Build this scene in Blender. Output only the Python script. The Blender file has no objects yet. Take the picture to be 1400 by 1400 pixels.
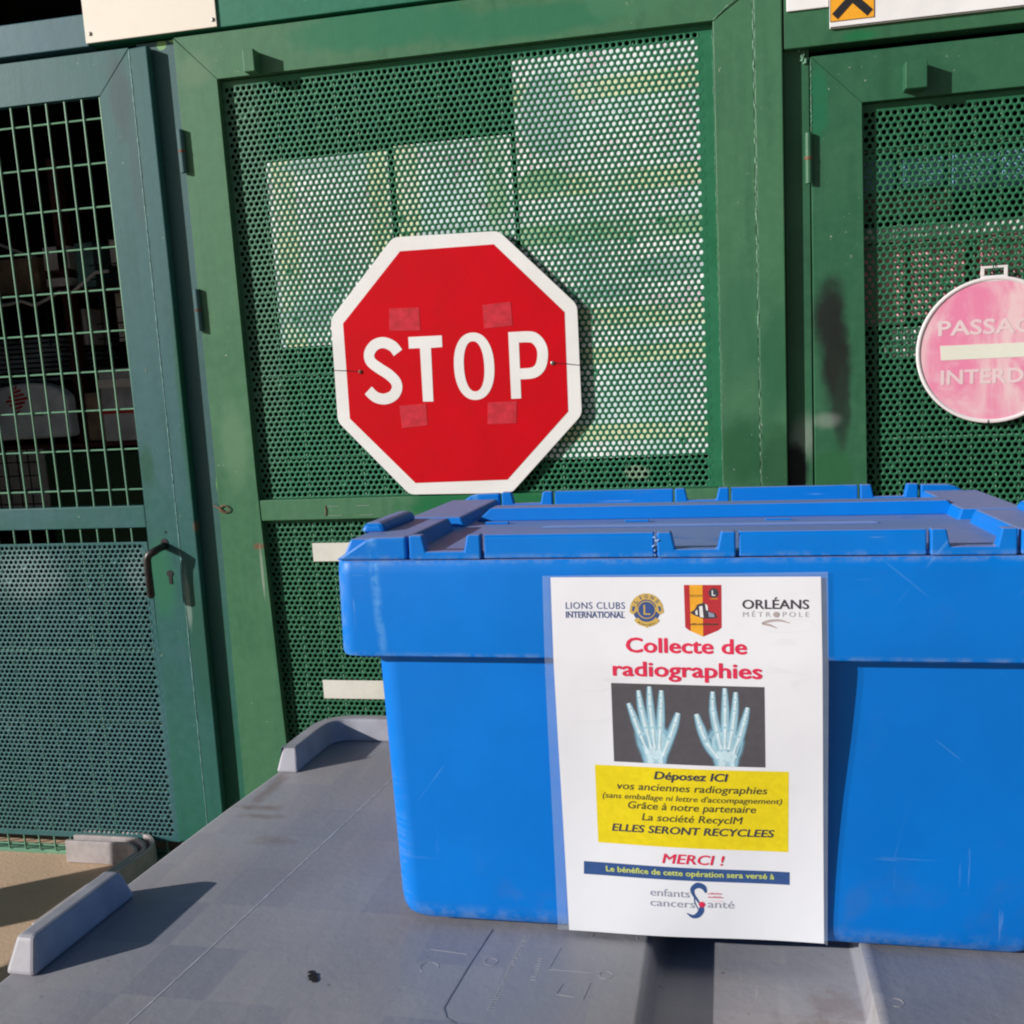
import bpy, bmesh, math, random
import numpy as np
from mathutils import Matrix, Vector
random.seed(7)
sc = bpy.context.scene
COL = sc.collection
H = 1.40            # eye height above the ground; builders below give heights relative to the eye

# ------------------------------------------------------------------ camera, world, sun, exposure
cd = bpy.data.cameras.new('camera'); cam = bpy.data.objects.new('camera', cd); COL.objects.link(cam)
R = ((0.9779930309, 0.0227553449, 0.2073929259), (0.2010839367, 0.1622475701, -0.9660439826),
     (-0.0556316622, 0.9864876686, 0.1541012585))
M = Matrix([list(r) + [0] for r in R] + [[0, 0, 0, 1]]); M.translation = (0, 0, H)
cam.matrix_world = M
cd.sensor_fit = 'HORIZONTAL'; cd.sensor_width = 36; cd.lens = 36.0
cd.clip_start = .02; cd.clip_end = 3000
sc.camera = cam

SUN = Vector((1.6, 1.0, -.68)).normalized()          # direction the light travels
w = bpy.data.worlds.new('World'); sc.world = w; w.use_nodes = True
nt = w.node_tree; nt.nodes.clear()
sky = nt.nodes.new('ShaderNodeTexSky'); sky.sky_type = 'NISHITA'; sky.sun_disc = False
sky.sun_elevation = math.asin(-SUN.z); sky.sun_rotation = math.atan2(-SUN.x, -SUN.y)
bg = nt.nodes.new('ShaderNodeBackground'); bg.inputs['Strength'].default_value = .05
wo = nt.nodes.new('ShaderNodeOutputWorld')
nt.links.new(sky.outputs[0], bg.inputs[0]); nt.links.new(bg.outputs[0], wo.inputs[0])
sd = bpy.data.lights.new('sun', 'SUN'); sd.energy = 5.0; sd.angle = math.radians(.5); sd.color = (1, .955, .90)
so = bpy.data.objects.new('sun', sd); COL.objects.link(so)
so.rotation_euler = SUN.to_track_quat('-Z', 'Y').to_euler(); so.location = (-6, -5, 5)
sc.view_settings.view_transform = 'Standard'; sc.view_settings.look = 'None'
sc.view_settings.gamma = 1; sc.view_settings.use_curve_mapping = False
sc.view_settings.exposure = .16

# ------------------------------------------------------------------ materials
class G:
    def __init__(s, name):
        s.m = bpy.data.materials.new(name); s.m.use_nodes = True; s.t = s.m.node_tree; s.t.nodes.clear()
        s.o = s.n('ShaderNodeOutputMaterial'); s.b = s.n('ShaderNodeBsdfPrincipled'); s.l(s.b.outputs[0], s.o.inputs[0])
        s._pos = None
    def n(s, k): return s.t.nodes.new(k)
    def l(s, a, b): s.t.links.new(a, b)
    def put(s, v, sock):
        if hasattr(v, 'links'): s.l(v, sock)
        elif isinstance(v, tuple): sock.default_value = (*v, 1) if len(v) == 3 and len(sock.default_value) == 4 else v
        else: sock.default_value = v
    def pos(s, local=False):
        if local: return s.n('ShaderNodeTexCoord').outputs['Object']
        if not s._pos:
            g = s.n('ShaderNodeNewGeometry'); v = s.n('ShaderNodeVectorMath'); v.operation = 'SUBTRACT'
            s.l(g.outputs['Position'], v.inputs[0]); v.inputs[1].default_value = (0, 0, H); s._pos = v.outputs[0]
        return s._pos
    def scale(s, v, k):
        m = s.n('ShaderNodeMapping'); s.l(v, m.inputs['Vector']); m.inputs['Scale'].default_value = k if isinstance(k, tuple) else (k, k, k)
        return m.outputs[0]
    def noise(s, sc_=5, det=4, vec=None, rough=.6, dist=0):
        t = s.n('ShaderNodeTexNoise'); t.inputs['Scale'].default_value = sc_; t.inputs['Detail'].default_value = det
        t.inputs['Roughness'].default_value = rough; t.inputs['Distortion'].default_value = dist
        s.l(vec if vec is not None else s.pos(), t.inputs['Vector']); return t.outputs['Fac']
    def ramp(s, v, a, b):
        m = s.n('ShaderNodeMapRange'); m.interpolation_type = 'SMOOTHSTEP'
        s.put(v, m.inputs[0]); m.inputs[1].default_value = a; m.inputs[2].default_value = b; return m.outputs[0]
    def mix(s, f, a, b):
        m = s.n('ShaderNodeMix'); m.data_type = 'RGBA'; s.put(f, m.inputs[0]); s.put(a, m.inputs[6]); s.put(b, m.inputs[7]); return m.outputs[2]
    def math(s, op, a, b=0.0, c=0.0):
        m = s.n('ShaderNodeMath'); m.operation = op; s.put(a, m.inputs[0]); s.put(b, m.inputs[1]); s.put(c, m.inputs[2]); return m.outputs[0]
    def xyz(s, v):
        n = s.n('ShaderNodeSeparateXYZ'); s.l(v, n.inputs[0]); return n.outputs
    def blob(s, ax, az, cx, cz, rx, rz, soft=.5, amp=.5, ns=14):   # elliptical stain with a ragged edge
        dx = s.math('DIVIDE', s.math('SUBTRACT', ax, cx), rx); dz = s.math('DIVIDE', s.math('SUBTRACT', az, cz), rz)
        d = s.math('SQRT', s.math('ADD', s.math('MULTIPLY', dx, dx), s.math('MULTIPLY', dz, dz)))
        d = s.math('ADD', d, s.math('MULTIPLY', s.math('SUBTRACT', s.noise(ns, 3), .5), amp * 2))
        return s.ramp(d, 1 + soft * .5, 1 - soft * .5)
    def bump(s, h, st=.2, d=.002):
        b = s.n('ShaderNodeBump'); b.inputs['Strength'].default_value = st; b.inputs['Distance'].default_value = d
        s.l(h, b.inputs['Height']); s.l(b.outputs[0], s.b.inputs['Normal'])
    def fin(s, col, rough=.5, metal=0., spec=.5):
        s.put(col, s.b.inputs['Base Color']); s.put(rough, s.b.inputs['Roughness']); s.b.inputs['Metallic'].default_value = metal
        s.b.inputs['Specular IOR Level'].default_value = spec
        return s.m
def flat(name, c, rough=.6, metal=0., spec=.4, ns=60, amt=.25, bmp=.0):
    g = G(name); n = g.noise(ns, 4); a = tuple(x * (1 - amt) for x in c); b = tuple(min(1, x * (1 + amt)) for x in c)
    col = g.mix(g.ramp(n, .3, .7), a, b)
    if bmp: g.bump(n, bmp, .002)
    return g.fin(col, rough, metal, spec)
def paint(name, base, alt, dark, blobs=(), rough=.45, chips=.5, altr=(.48, .56), grad=None):
    """old brush-painted steel: two paint tones in patches, run marks, chips of bare primer, rust"""
    g = G(name); p = g.pos(); x, y, z = g.xyz(p)
    big = g.noise(2.3, 3, dist=.6); col = g.mix(g.ramp(big, *altr), base, alt)
    if grad: col = g.mix(g.ramp(g.math('ADD', z, g.math('MULTIPLY', g.noise(5, 3), .5)), *grad[1]), grad[0], col)
    streak = g.noise(1, 4, g.scale(p, (26, 26, 2.5))); col = g.mix(g.math('MULTIPLY', g.ramp(streak, .45, .8), .45), col, dark)
    mott = g.noise(38, 5, rough=.7); col = g.mix(g.math('MULTIPLY', g.ramp(mott, .35, .75), .22), col, tuple(min(1, c * 1.45 + .012) for c in base))
    for (cx, cz, rx, rz, c, k, soft) in blobs:
        col = g.mix(g.math('MULTIPLY', g.blob(x, z, cx, cz, rx, rz, soft), k), col, c)
    ch = g.noise(85, 3, rough=.55); lump = g.noise(6, 2)
    msk = g.math('MULTIPLY', g.ramp(ch, .70, .73), g.ramp(lump, .5, .62)); col = g.mix(g.math('MULTIPLY', msk, chips), col, (.42, .45, .38))
    rs = g.noise(60, 4); msk2 = g.math('MULTIPLY', g.ramp(rs, .70, .74), g.ramp(g.noise(4.2, 2, g.scale(p, (1, 1, 1.3))), .6, .68))
    col = g.mix(g.math('MULTIPLY', msk2, chips), col, (.12, .045, .02))
    g.bump(g.math('ADD', mott, g.math('MULTIPLY', streak, .6)), .22, .0016)
    return g.fin(col, g.math('ADD', g.math('MULTIPLY', mott, .25), rough - .08), 0, .30)

CHK = (.05, .13, .085)
M_LEFT = paint('blue_green_paint', (.030, .108, .116), (.022, .104, .098), (.014, .065, .065), grad=((.020, .125, .075), (-1.35, -.2)),
    blobs=[(-1.50, .70, .03, .10, (.035, .07, .075), .7, .8), (-1.475, .50, .02, .12, (.04, .08, .09), .5, .8), (-1.41, -.1, .016, .28, (.008, .09, .05), .8, .9),
           (-1.53, -.56, .035, .1, (.018, .15, .07), .7, .9), (-1.44, -.75, .03, .2, (.016, .09, .06), .8, .8), (-1.412, -.42, .010, .014, (.15, .10, .06), .7, .9),
           (-1.54, -.25, .02, .05, (.01, .08, .05), .8, .9), (-1.46, -.62, .008, .08, (.25, .33, .3), .55, .7), (-1.40, -.78, .006, .03, (.3, .36, .32), .6, .5)])
M_CENT = paint('sage_green_paint', (.052, .158, .082), (.040, .142, .070), (.016, .082, .042), altr=(.45, .62),
    blobs=[(-.80, .79, .22, .05, (.014, .150, .078), .8, .5), (-.45, .76, .26, .035, (.018, .150, .078), .75, .6), (-.20, .80, .10, .06, (.06, .19, .10), .6, .4),
           (.03, .03, .05, .13, (.028, .125, .065), .6, 1.0), (.11, -.06, .035, .13, (.016, .10, .048), .7, 1.1), (.03, -.27, .06, .09, (.014, .085, .035), .8, 1.0),
           (.11, -.30, .04, .10, (.018, .080, .035), .8, 1.0), (-1.235, -.476, .014, .008, (.16, .07, .04), .8, .9), (-1.232, -.55, .004, .07, (.3, .36, .3), .6, .5),
           (-.62, -.38, .2, .04, (.005, .13, .045), .95, .35), (-1.28, -.20, .035, .10, (.12, .24, .14), .5, .9), (-1.29, .74, .05, .04, (.11, .2, .12), .5, .9)])
M_RIGHT = paint('mid_green_paint', (.030, .118, .062), (.024, .108, .055), (.014, .07, .036),
    blobs=[(.215, .51, .022, .075, (.010, .14, .065), .75, .7), (.238, .035, .034, .085, (.010, .014, .012), .97, .9), (.250, -.07, .031, .10, (.010, .014, .012), .97, .9),
           (.262, -.17, .018, .10, (.014, .028, .02), .85, .8), (.245, -.07, .012, .05, (.012, .018, .014), .8, .8), (.225, -.20, .026, .015, (.40, .42, .40), .28, 1.4),
           (.24, -.32, .045, .05, (.02, .11, .04), .8, .6)])
M_POST = paint('post_paint', (.030, .115, .060), (.026, .10, .052), (.02, .075, .045),
    blobs=[(.18, -.235, .03, .045, (.40, .43, .41), .35, 1.4), (.155, -.32, .03, .06, (.008, .01, .012), 1, .5), (-1.36, -.29, .012, .03, (.18, .42, .04), .9, .4), (-1.36, -.14, .025, .6, (.03, .13, .12), .6, .5)])
M_POSTL = paint('blue_post_paint', (.036, .100, .110), (.034, .10, .10), (.02, .07, .07), grad=((.02, .12, .075), (-.9, .1)),
    blobs=[(-1.345, -.31, .010, .035, (.20, .45, .05), .95, .4), (-1.385, .82, .014, .012, (.2, .4, .15), .9, .3), (-1.35, .83, .014, .008, (.2, .4, .15), .9, .3)])
M_HBLUE = paint('blue_header_paint', (.040, .115, .150), (.045, .12, .14), (.02, .06, .08))
M_HGRN = paint('green_header_paint', (.018, .150, .092), (.02, .14, .085), (.01, .09, .055), blobs=[(.13, .70, .03, .03, (.05, .14, .08), .7, .6)])
M_HGRN2 = paint('dull_green_header_paint', (.034, .125, .062), (.03, .115, .056), (.014, .07, .034), blobs=[(.305, .645, .04, .010, (.006, .15, .05), .7, .8)])
M_SHT = paint('sheet_green_paint', (.018, .140, .070), (.010, .120, .052), (.012, .11, .05), altr=(.42, .6), chips=.35,
    blobs=[(-1.19, .3, .07, .6, (.07, .17, .11), .6, .9), (-1.185, -.53, .022, .026, (.7, .68, .7), 1, .3), (-.22, -.31, .03, .018, (.3, .4, .3), .5, .4), (-.9, -.2, .3, .12, (.02, .15, .075), .4, .8)])
M_SHTR = paint('sheet_dark_green_paint', (.018, .120, .058), (.016, .108, .052), (.012, .09, .04), chips=.35)
M_SHTL = paint('sheet_blue_paint', (.044, .125, .138), (.030, .115, .120), (.014, .07, .08), altr=(.4, .6), chips=.5, grad=((.022, .125, .08), (-1.55, -1.0)),
    blobs=[(-1.95, -.55, .10, .07, (.30, .42, .42), .35, .9), (-1.60, -.55, .04, .06, (.30, .40, .40), .25, 1.2)])
M_WIRE = paint('wire_green_paint', (.15, .32, .21), (.12, .28, .19), (.05, .14, .09), chips=.9)
M_WIREB = paint('wire_grey_paint', (.22, .27, .26), (.2, .25, .25), (.1, .12, .12))
M_WELD = flat('weld_bead', (.12, .25, .17), .5, ns=120, amt=.5, bmp=.6)
M_LWELD = flat('pale_weld_line', (.15, .29, .29), .5, ns=60, amt=.5)
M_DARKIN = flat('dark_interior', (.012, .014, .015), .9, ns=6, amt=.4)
M_CREAM = G('cream_plate'); 
def plate_mat(g, c, c2):
    n = g.noise(9, 5); return g.fin(g.mix(g.ramp(n, .4, .75), c, c2), .45)
M_CREAM = plate_mat(M_CREAM, (.74, .69, .60), (.68, .62, .52))
M_WBOARD = plate_mat(G('white_board'), (.80, .80, .82), (.72, .72, .74))
M_ORANGE = flat('hazard_orange', (.80, .36, .02), .5, ns=200, amt=.08)
M_BLACK = flat('black_print', (.012, .012, .016), .6, ns=200, amt=.1)
M_NAVY = flat('navy_print', (.02, .03, .10), .5)
M_STEEL = flat('rivet_steel', (.35, .34, .33), .35, .8, ns=150)
M_RUST = flat('rusty_steel', (.16, .07, .04), .8, ns=120, amt=.5)
M_HANDLE = flat('worn_black_metal', (.022, .020, .022), .38, .3, .6, ns=90, amt=.5)

def sign_mat(name, c, c2, dirt, rough=.35):
    g = G(name); n = g.noise(7, 5, dist=.4); f = g.noise(180, 3); x, y, z = g.xyz(g.pos())
    col = g.mix(g.ramp(n, .35, .7), c, c2); col = g.mix(g.math('MULTIPLY', g.ramp(f, .64, .7), .30), col, dirt)
    d = g.ramp(g.noise(22, 6, rough=.75), .62, .8); col = g.mix(g.math('MULTIPLY', d, .35), col, dirt)
    g.bump(n, .05, .002); return g.fin(col, rough, 0, .15)
M_SRED = sign_mat('stop_red', (.54, .002, .010), (.49, .003, .009), (.50, .03, .03))
M_SWHT = sign_mat('stop_white', (.75, .755, .76), (.70, .70, .70), (.50, .50, .47), .45)
M_TAPE = flat('tape_on_red', (.50, .025, .042), .3, ns=40, amt=.18)
def pink_mat():
    g = G('faded_pink'); n = g.noise(5.5, 4, g.scale(g.pos(), (1.6, 1, .9)), dist=1.2); f = g.noise(40, 4)
    col = g.mix(g.ramp(n, .36, .66), (.74, .22, .38), (.76, .52, .56)); col = g.mix(g.math('MULTIPLY', g.ramp(f, .45, .8), .3), col, (.75, .6, .62))
    return g.fin(col, .5)
M_PINK = pink_mat()
M_PWHT = sign_mat('faded_white', (.73, .69, .71), (.68, .62, .65), (.6, .45, .5), .5)
M_PTXT = sign_mat('faded_text', (.74, .60, .62), (.70, .52, .56), (.7, .4, .5), .5)
M_PBAR = sign_mat('yellowed_white', (.72, .74, .66), (.68, .69, .60), (.6, .6, .5), .5)
M_STRIP = sign_mat('reflective_strip', (.66, .66, .61), (.55, .54, .49), (.25, .22, .18), .5)

def poster_behind(name, vertical, bands, dim=()):
    g = G(name); p = g.pos(); x, y, z = g.xyz(p); col = g.mix(g.ramp(g.noise(4, 5, dist=.5), .35, .65), (.58, .72, .76), (.93, .93, .95)); col = g.mix(g.math('MULTIPLY', g.ramp(g.noise(8, 4, g.scale(g.pos(), (1, 1, 2)), dist=.8), .55, .68), .7), col, (.68, .55, .66)); a = x if vertical else z
    for (c, hw, cc) in bands:
        m = g.ramp(g.math('ABSOLUTE', g.math('SUBTRACT', a, c)), hw, hw * .7); col = g.mix(g.math('MULTIPLY', m, g.ramp(g.noise(9, 3), .25, .55)), col, cc)
    t = g.noise(1, 3, g.scale(p, (60, 1, 120) if not vertical else (60, 1, 60)))
    t2 = g.noise(7, 2); col = g.mix(g.math('MULTIPLY', g.math('MULTIPLY', g.ramp(t, .56, .6), g.ramp(t2, .5, .56)), .6), col, (.40, .26, .36))
    for (cx, cz, rx, rz, cc) in dim: col = g.mix(g.blob(x, z, cx, cz, rx, rz, .3, .1), col, cc)
    return g.fin(col, .6)
YG = (.66, .70, .46); GR = (.36, .52, .32); BB = (.46, .55, .58)
M_PB1 = poster_behind('safety_sheet_print', True, [(-1.085, .035, YG), (-.835, .03, YG)], [(-.97, .49, .12, .02, BB), (-.98, .12, .16, .03, BB)])
M_PB2 = poster_behind('safety_sheet_print_two', True, [(-.76, .035, YG), (-.535, .03, GR)], [(-.64, .30, .1, .02, BB)])
M_PB3 = poster_behind('safety_sheet_print_three', False, [(.60, .028, YG), (.385, .030, YG), (.275, .03, GR), (.07, .03, YG), (-.02, .025, YG), (-.21, .025, YG)],
    [(-.40, .55, .07, .10, (.48, .55, .62)), (-.42, .40, .06, .03, GR), (-.12, .18, .1, .03, BB), (-.30, .13, .1, .02, BB)])

def plastic_blue():
    g = G('blue_crate_plastic'); p = g.pos(True); x, y, z = g.xyz(p); geo = g.n('ShaderNodeNewGeometry')
    tx = g.n('ShaderNodeTexCoord'); nx, ny, nz = g.xyz(tx.outputs['Normal'])
    n = g.noise(9, 4, p); col = g.mix(g.ramp(n, .35, .7), (.0, .150, .56), (.0, .168, .62))
    s1 = g.ramp(g.noise(1, 5, g.scale(p, (9, 9, 160)), dist=.3), .66, .74); s2 = g.ramp(g.noise(1, 5, g.scale(p, (150, 60, 9)), dist=.3), .67, .75)
    area = g.ramp(g.noise(7, 3, p), .42, .62)
    scr = g.math('MULTIPLY', g.math('MAXIMUM', s1, s2), area); col = g.mix(g.math('MULTIPLY', scr, .42), col, (.20, .36, .70))
    # pale scuffing that clings to the corners, the rim line and the foot of the crate
    grn = g.noise(60, 5, p, .7); grn2 = g.noise(220, 3, p)
    low = g.ramp(z, .020, .002); rim = g.ramp(g.math('ABSOLUTE', g.math('SUBTRACT', z, .334)), .006, .001); hem = g.ramp(g.math('ABSOLUTE', g.math('SUBTRACT', z, .251)), .005, .001)
    cx = g.ramp(g.math('ABSOLUTE', x), .292, .305); bc = g.math('MULTIPLY', g.math('MULTIPLY', g.ramp(g.math('ABSOLUTE', x), .250, .276), g.ramp(z, .20, .02)), g.ramp(g.noise(1, 5, g.scale(p, (25, 25, 260)), dist=.5), .42, .6))
    e = g.math('MAXIMUM', g.math('MAXIMUM', low, rim), g.math('MAXIMUM', hem, g.math('MAXIMUM', cx, bc)))
    e = g.math('MULTIPLY', e, g.ramp(g.math('ADD', grn, g.math('MULTIPLY', grn2, .25)), .50, .80)); col = g.mix(g.math('MULTIPLY', e, .42), col, (.20, .30, .50))
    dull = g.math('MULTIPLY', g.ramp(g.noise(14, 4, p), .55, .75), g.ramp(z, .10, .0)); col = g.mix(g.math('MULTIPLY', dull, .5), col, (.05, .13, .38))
    # rubbed vertical band near the left end of the rim, hairline curved scratches all over
    vb = g.math('MULTIPLY', g.ramp(g.math('ABSOLUTE', g.math('ADD', g.math('ADD', x, .268), g.math('MULTIPLY', g.math('SUBTRACT', z, .3), .06))), .006, .0005), g.math('MULTIPLY', g.ramp(z, .25, .262), g.ramp(grn, .35, .6)))
    col = g.mix(g.math('MULTIPLY', vb, .45), col, (.14, .38, .72))
    for (ax_, an, sc_, th) in ((1, .9, (4, 1, 190), .70), (1, -.7, (5, 1, 230), .71), (1, 1.35, (3, 1, 160), .70)):
        mp = g.n('ShaderNodeMapping'); mp.inputs['Rotation'].default_value = (0, an, 0); g.l(p, mp.inputs['Vector'])
        hl = g.math('MULTIPLY', g.ramp(g.noise(1, 2, g.scale(mp.outputs[0], sc_), dist=.15), th, th + .03), g.ramp(g.noise(11, 2, g.scale(mp.outputs[0], (1, 1, 1.2))), .5, .58)); col = g.mix(g.math('MULTIPLY', hl, .32), col, (.12, .32, .70))
    gr = g.math('MULTIPLY', g.ramp(g.noise(30, 5, p, .7), .50, .75), g.ramp(g.noise(3.5, 3, p), .5, .62)); col = g.mix(g.math('MULTIPLY', gr, .22), col, (.06, .12, .34))
    # dust lying on the upward faces of the lid
    du = g.math('MULTIPLY', g.ramp(nz, .75, .95), g.ramp(z, .32, .330)); du = g.math('MULTIPLY', du, g.ramp(g.noise(18, 4, p), .15, .45))
    col = g.mix(g.math('MULTIPLY', du, .72), col, (.25, .29, .50))
    g.bump(g.math('ADD', grn, n), .10, .001)
    return g.fin(col, g.math('ADD', g.math('MULTIPLY', grn, .2), .34), 0, .22)
M_CRATE = plastic_blue()
def plastic_grey():
    g = G('weathered_grey_plastic'); p = g.pos(True); x, y, z = g.xyz(p)
    n = g.noise(6, 5, p); col = g.mix(g.ramp(n, .3, .7), (.250, .258, .290), (.305, .300, .315))
    # quilt of square sink marks over the lid ribs, their shading put into colour
    v = g.n('ShaderNodeTexVoronoi'); v.distance = 'CHEBYCHEV'; v.inputs['Scale'].default_value = 13; v.inputs['Randomness'].default_value = 0; g.l(p, v.inputs['Vector'])
    vc = g.n('ShaderNodeSeparateColor'); g.l(v.outputs['Color'], vc.inputs[0]); col = g.mix(g.math('MULTIPLY', vc.outputs[0], .55), col, (.165, .178, .235))
    for a_ in (x, y):        # lines between the squares, rib relief drawn as paler colour
        fr = g.math('ABSOLUTE', g.math('SUBTRACT', g.math('FRACT', g.math('ADD', g.math('MULTIPLY', a_, 13.0), .5 if False else .0)), .5)); li = g.math('MULTIPLY', g.ramp(fr, .485, .499), g.ramp(g.noise(6, 3, p), .4, .6))
        col = g.mix(g.math('MULTIPLY', li, .35), col, (.30, .30, .33))
    br = g.ramp(g.noise(4, 5, p), .45, .7); col = g.mix(g.math('MULTIPLY', br, .5), col, (.27, .235, .235))
    dr = g.ramp(g.noise(1, 5, g.scale(p, (45, 4, 1)), dist=.3), .5, .75); col = g.mix(g.math('MULTIPLY', dr, .22), col, (.36, .35, .36))
    sc1 = g.math('MULTIPLY', g.ramp(g.noise(1, 5, g.scale(p, (120, 8, 1)), dist=.6), .68, .74), g.ramp(g.noise(7, 2, p), .45, .6))
    sc2 = g.math('MULTIPLY', g.ramp(g.noise(1, 5, g.scale(p, (7, 170, 1)), dist=.4), .68, .74), g.ramp(g.noise(6, 2, p), .5, .6))
    col = g.mix(g.math('MULTIPLY', g.math('MAXIMUM', sc1, sc2), .5), col, (.48, .48, .50))
    for (cx, cy, rx, ry, k) in [(-.555, .268, .024, .007, .5), (-.545, .243, .026, .006, .45), (-.572, .33, .008, .05, .5), (-.50, .18, .02, .01, .35), (.06, -.06, .03, .02, .5), (.075, -.02, .02, .02, .4)]:
        col = g.mix(g.math('MULTIPLY', g.blob(x, y, cx, cy, rx, ry, 1.4, 1.3, 60), k), col, (.13, .085, .07))
    f = g.noise(260, 3, p); col = g.mix(g.math('MULTIPLY', g.ramp(f, .66, .72), .35), col, (.4, .38, .38))
    d = g.noise(120, 3, p); col = g.mix(g.math('MULTIPLY', g.ramp(d, .70, .74), .5), col, (.06, .05, .05))
    g.bump(g.noise(90, 4, p), .30, .0015)
    return g.fin(col, g.math('ADD', g.math('MULTIPLY', n, .2), .38), 0, .4)
M_GREY = plastic_grey()
M_GREYL = flat('pale_grey_plastic', (.30, .30, .34), .5, ns=25, amt=.12, bmp=.1)
M_BINB = flat('bin_body_plastic', (.10, .11, .13), .5, ns=12)
M_SEAM = flat('grey_seam', (.44, .44, .45), .6, ns=80)
M_EMB = flat('embossed_grey', (.22, .225, .27), .45, ns=60)
M_GROOVE = flat('dark_groove', (.19, .20, .235), .6, ns=60)
M_BLOT = flat('black_blot', (.010, .010, .014), .5)
def ground_mat():
    g = G('sandy_concrete'); n = g.noise(3, 6); f = g.noise(90, 4); s = g.noise(22, 4)
    col = g.mix(g.ramp(n, .3, .7), (.60, .43, .30), (.50, .36, .25)); col = g.mix(g.math('MULTIPLY', g.ramp(f, .55, .75), .35), col, (.25, .18, .13))
    col = g.mix(g.math('MULTIPLY', g.ramp(s, .62, .75), .4), col, (.58, .44, .32)); g.bump(f, .4, .003); return g.fin(col, .9, 0, .2)
M_GROUND = ground_mat()
M_CONC = flat('bollard_concrete', (.36, .34, .31), .9, ns=30, bmp=.3)
M_TRAY = flat('tray_plastic', (.40, .36, .36), .6, ns=30, amt=.12, bmp=.15)
def paper_mat():
    g = G('laminated_paper'); p = g.pos(True); n = g.noise(7, 4, p); col = g.mix(g.ramp(n, .4, .7), (.74, .76, .82), (.71, .725, .79))
    c = g.ramp(g.math('ABSOLUTE', g.math('SUBTRACT', g.noise(1, 3, g.scale(p, (4, 4, 20))), .5)), .012, .002)
    col = g.mix(g.math('MULTIPLY', g.math('MULTIPLY', c, g.ramp(g.noise(9, 2, p), .55, .65)), .14), col, (.5, .5, .55))
    g.bump(n, .3, .004); return g.fin(col, .3, 0, .3)
M_PAPER = paper_mat()
def film_mat():
    g = G('laminate_film'); p = g.pos(True); n = g.noise(60, 4, p)
    g.b.inputs['Alpha'].default_value = .3; g.put(g.math('MULTIPLY_ADD', n, .12, .16), g.b.inputs['Alpha']); return g.fin((.50, .60, .74), .2, 0, .4)
M_FILM = film_mat()
def ink(name, c): return flat('ink_' + name, c, .45, ns=150, amt=.06, spec=.3)
I_NAVY = ink('navy', (.045, .085, .24)); I_RED = ink('red', (.66, .03, .085)); I_YEL = ink('yellow', (.74, .60, .012)); I_GREY = ink('charcoal', (.05, .05, .065))
I_DARK = ink('dark_brown', (.07, .065, .035)); I_XR = ink('xray_grey', (.085, .082, .095)); I_BAR = ink('bar_blue', (.035, .085, .25)); I_LY = ink('lime', (.55, .62, .15))
I_GOLD = ink('gold', (.55, .38, .10)); I_CRIM = ink('crimson', (.42, .03, .04)); I_ORG = ink('orange', (.75, .36, .03)); I_LG = ink('light_grey', (.42, .41, .43))
I_SW = ink('taupe', (.42, .36, .36)); I_XB = ink('xray_blue', (.23, .43, .56)); I_XC = ink('xray_pale', (.52, .70, .79)); I_XW = ink('xray_white', (.66, .79, .85))
I_LB = ink('slate', (.25, .30, .42)); I_W = ink('white', (.72, .72, .74)); I_GG = ink('grey_text', (.30, .32, .42)); I_PK = ink('pale_red', (.72, .25, .30))

# ------------------------------------------------------------------ helpers
def empty(name, loc=(0, 0, 0), **kw):
    o = bpy.data.objects.new(name, None); COL.objects.link(o); o.location = (loc[0], loc[1], loc[2] + H); o.empty_display_size = .05
    tag(o, **kw); return o
def tag(o, label=None, cat=None, group=None, kind=None):
    if label: o['label'] = label
    if cat: o['category'] = cat
    if group: o['group'] = group
    if kind: o['kind'] = kind
    return o
ROOTOFF = {}
def link(name, me, mat, parent=None, smooth=False, bevel=0, seg=2, off=True, thing_loc=None):
    """mesh given in eye-relative coordinates; shifted so that it sits right under its parent's origin"""
    o = bpy.data.objects.new(name, me); COL.objects.link(o)
    if mat: me.materials.append(mat)
    if parent is not None:
        o.parent = parent
        if off:
            r = parent
            L = Vector((0, 0, 0))
            while r is not None: L += r.location; r = r.parent
            me.transform(Matrix.Translation(-(L - Vector((0, 0, H)))))
    else:
        c = Vector(thing_loc) if thing_loc else Vector((0, 0, 0))
        me.transform(Matrix.Translation(-c)); o.location = c + Vector((0, 0, H))
    if smooth:
        me.polygons.foreach_set('use_smooth', [True] * len(me.polygons))
    if bevel:
        m = o.modifiers.new('bevel', 'BEVEL'); m.width = bevel; m.segments = seg; m.limit_method = 'ANGLE'; m.angle_limit = math.radians(35)
    return o
def mesh(name, V, F):
    me = bpy.data.meshes.new(name); me.from_pydata([tuple(v) for v in V], [], F); me.update(); return me
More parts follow.
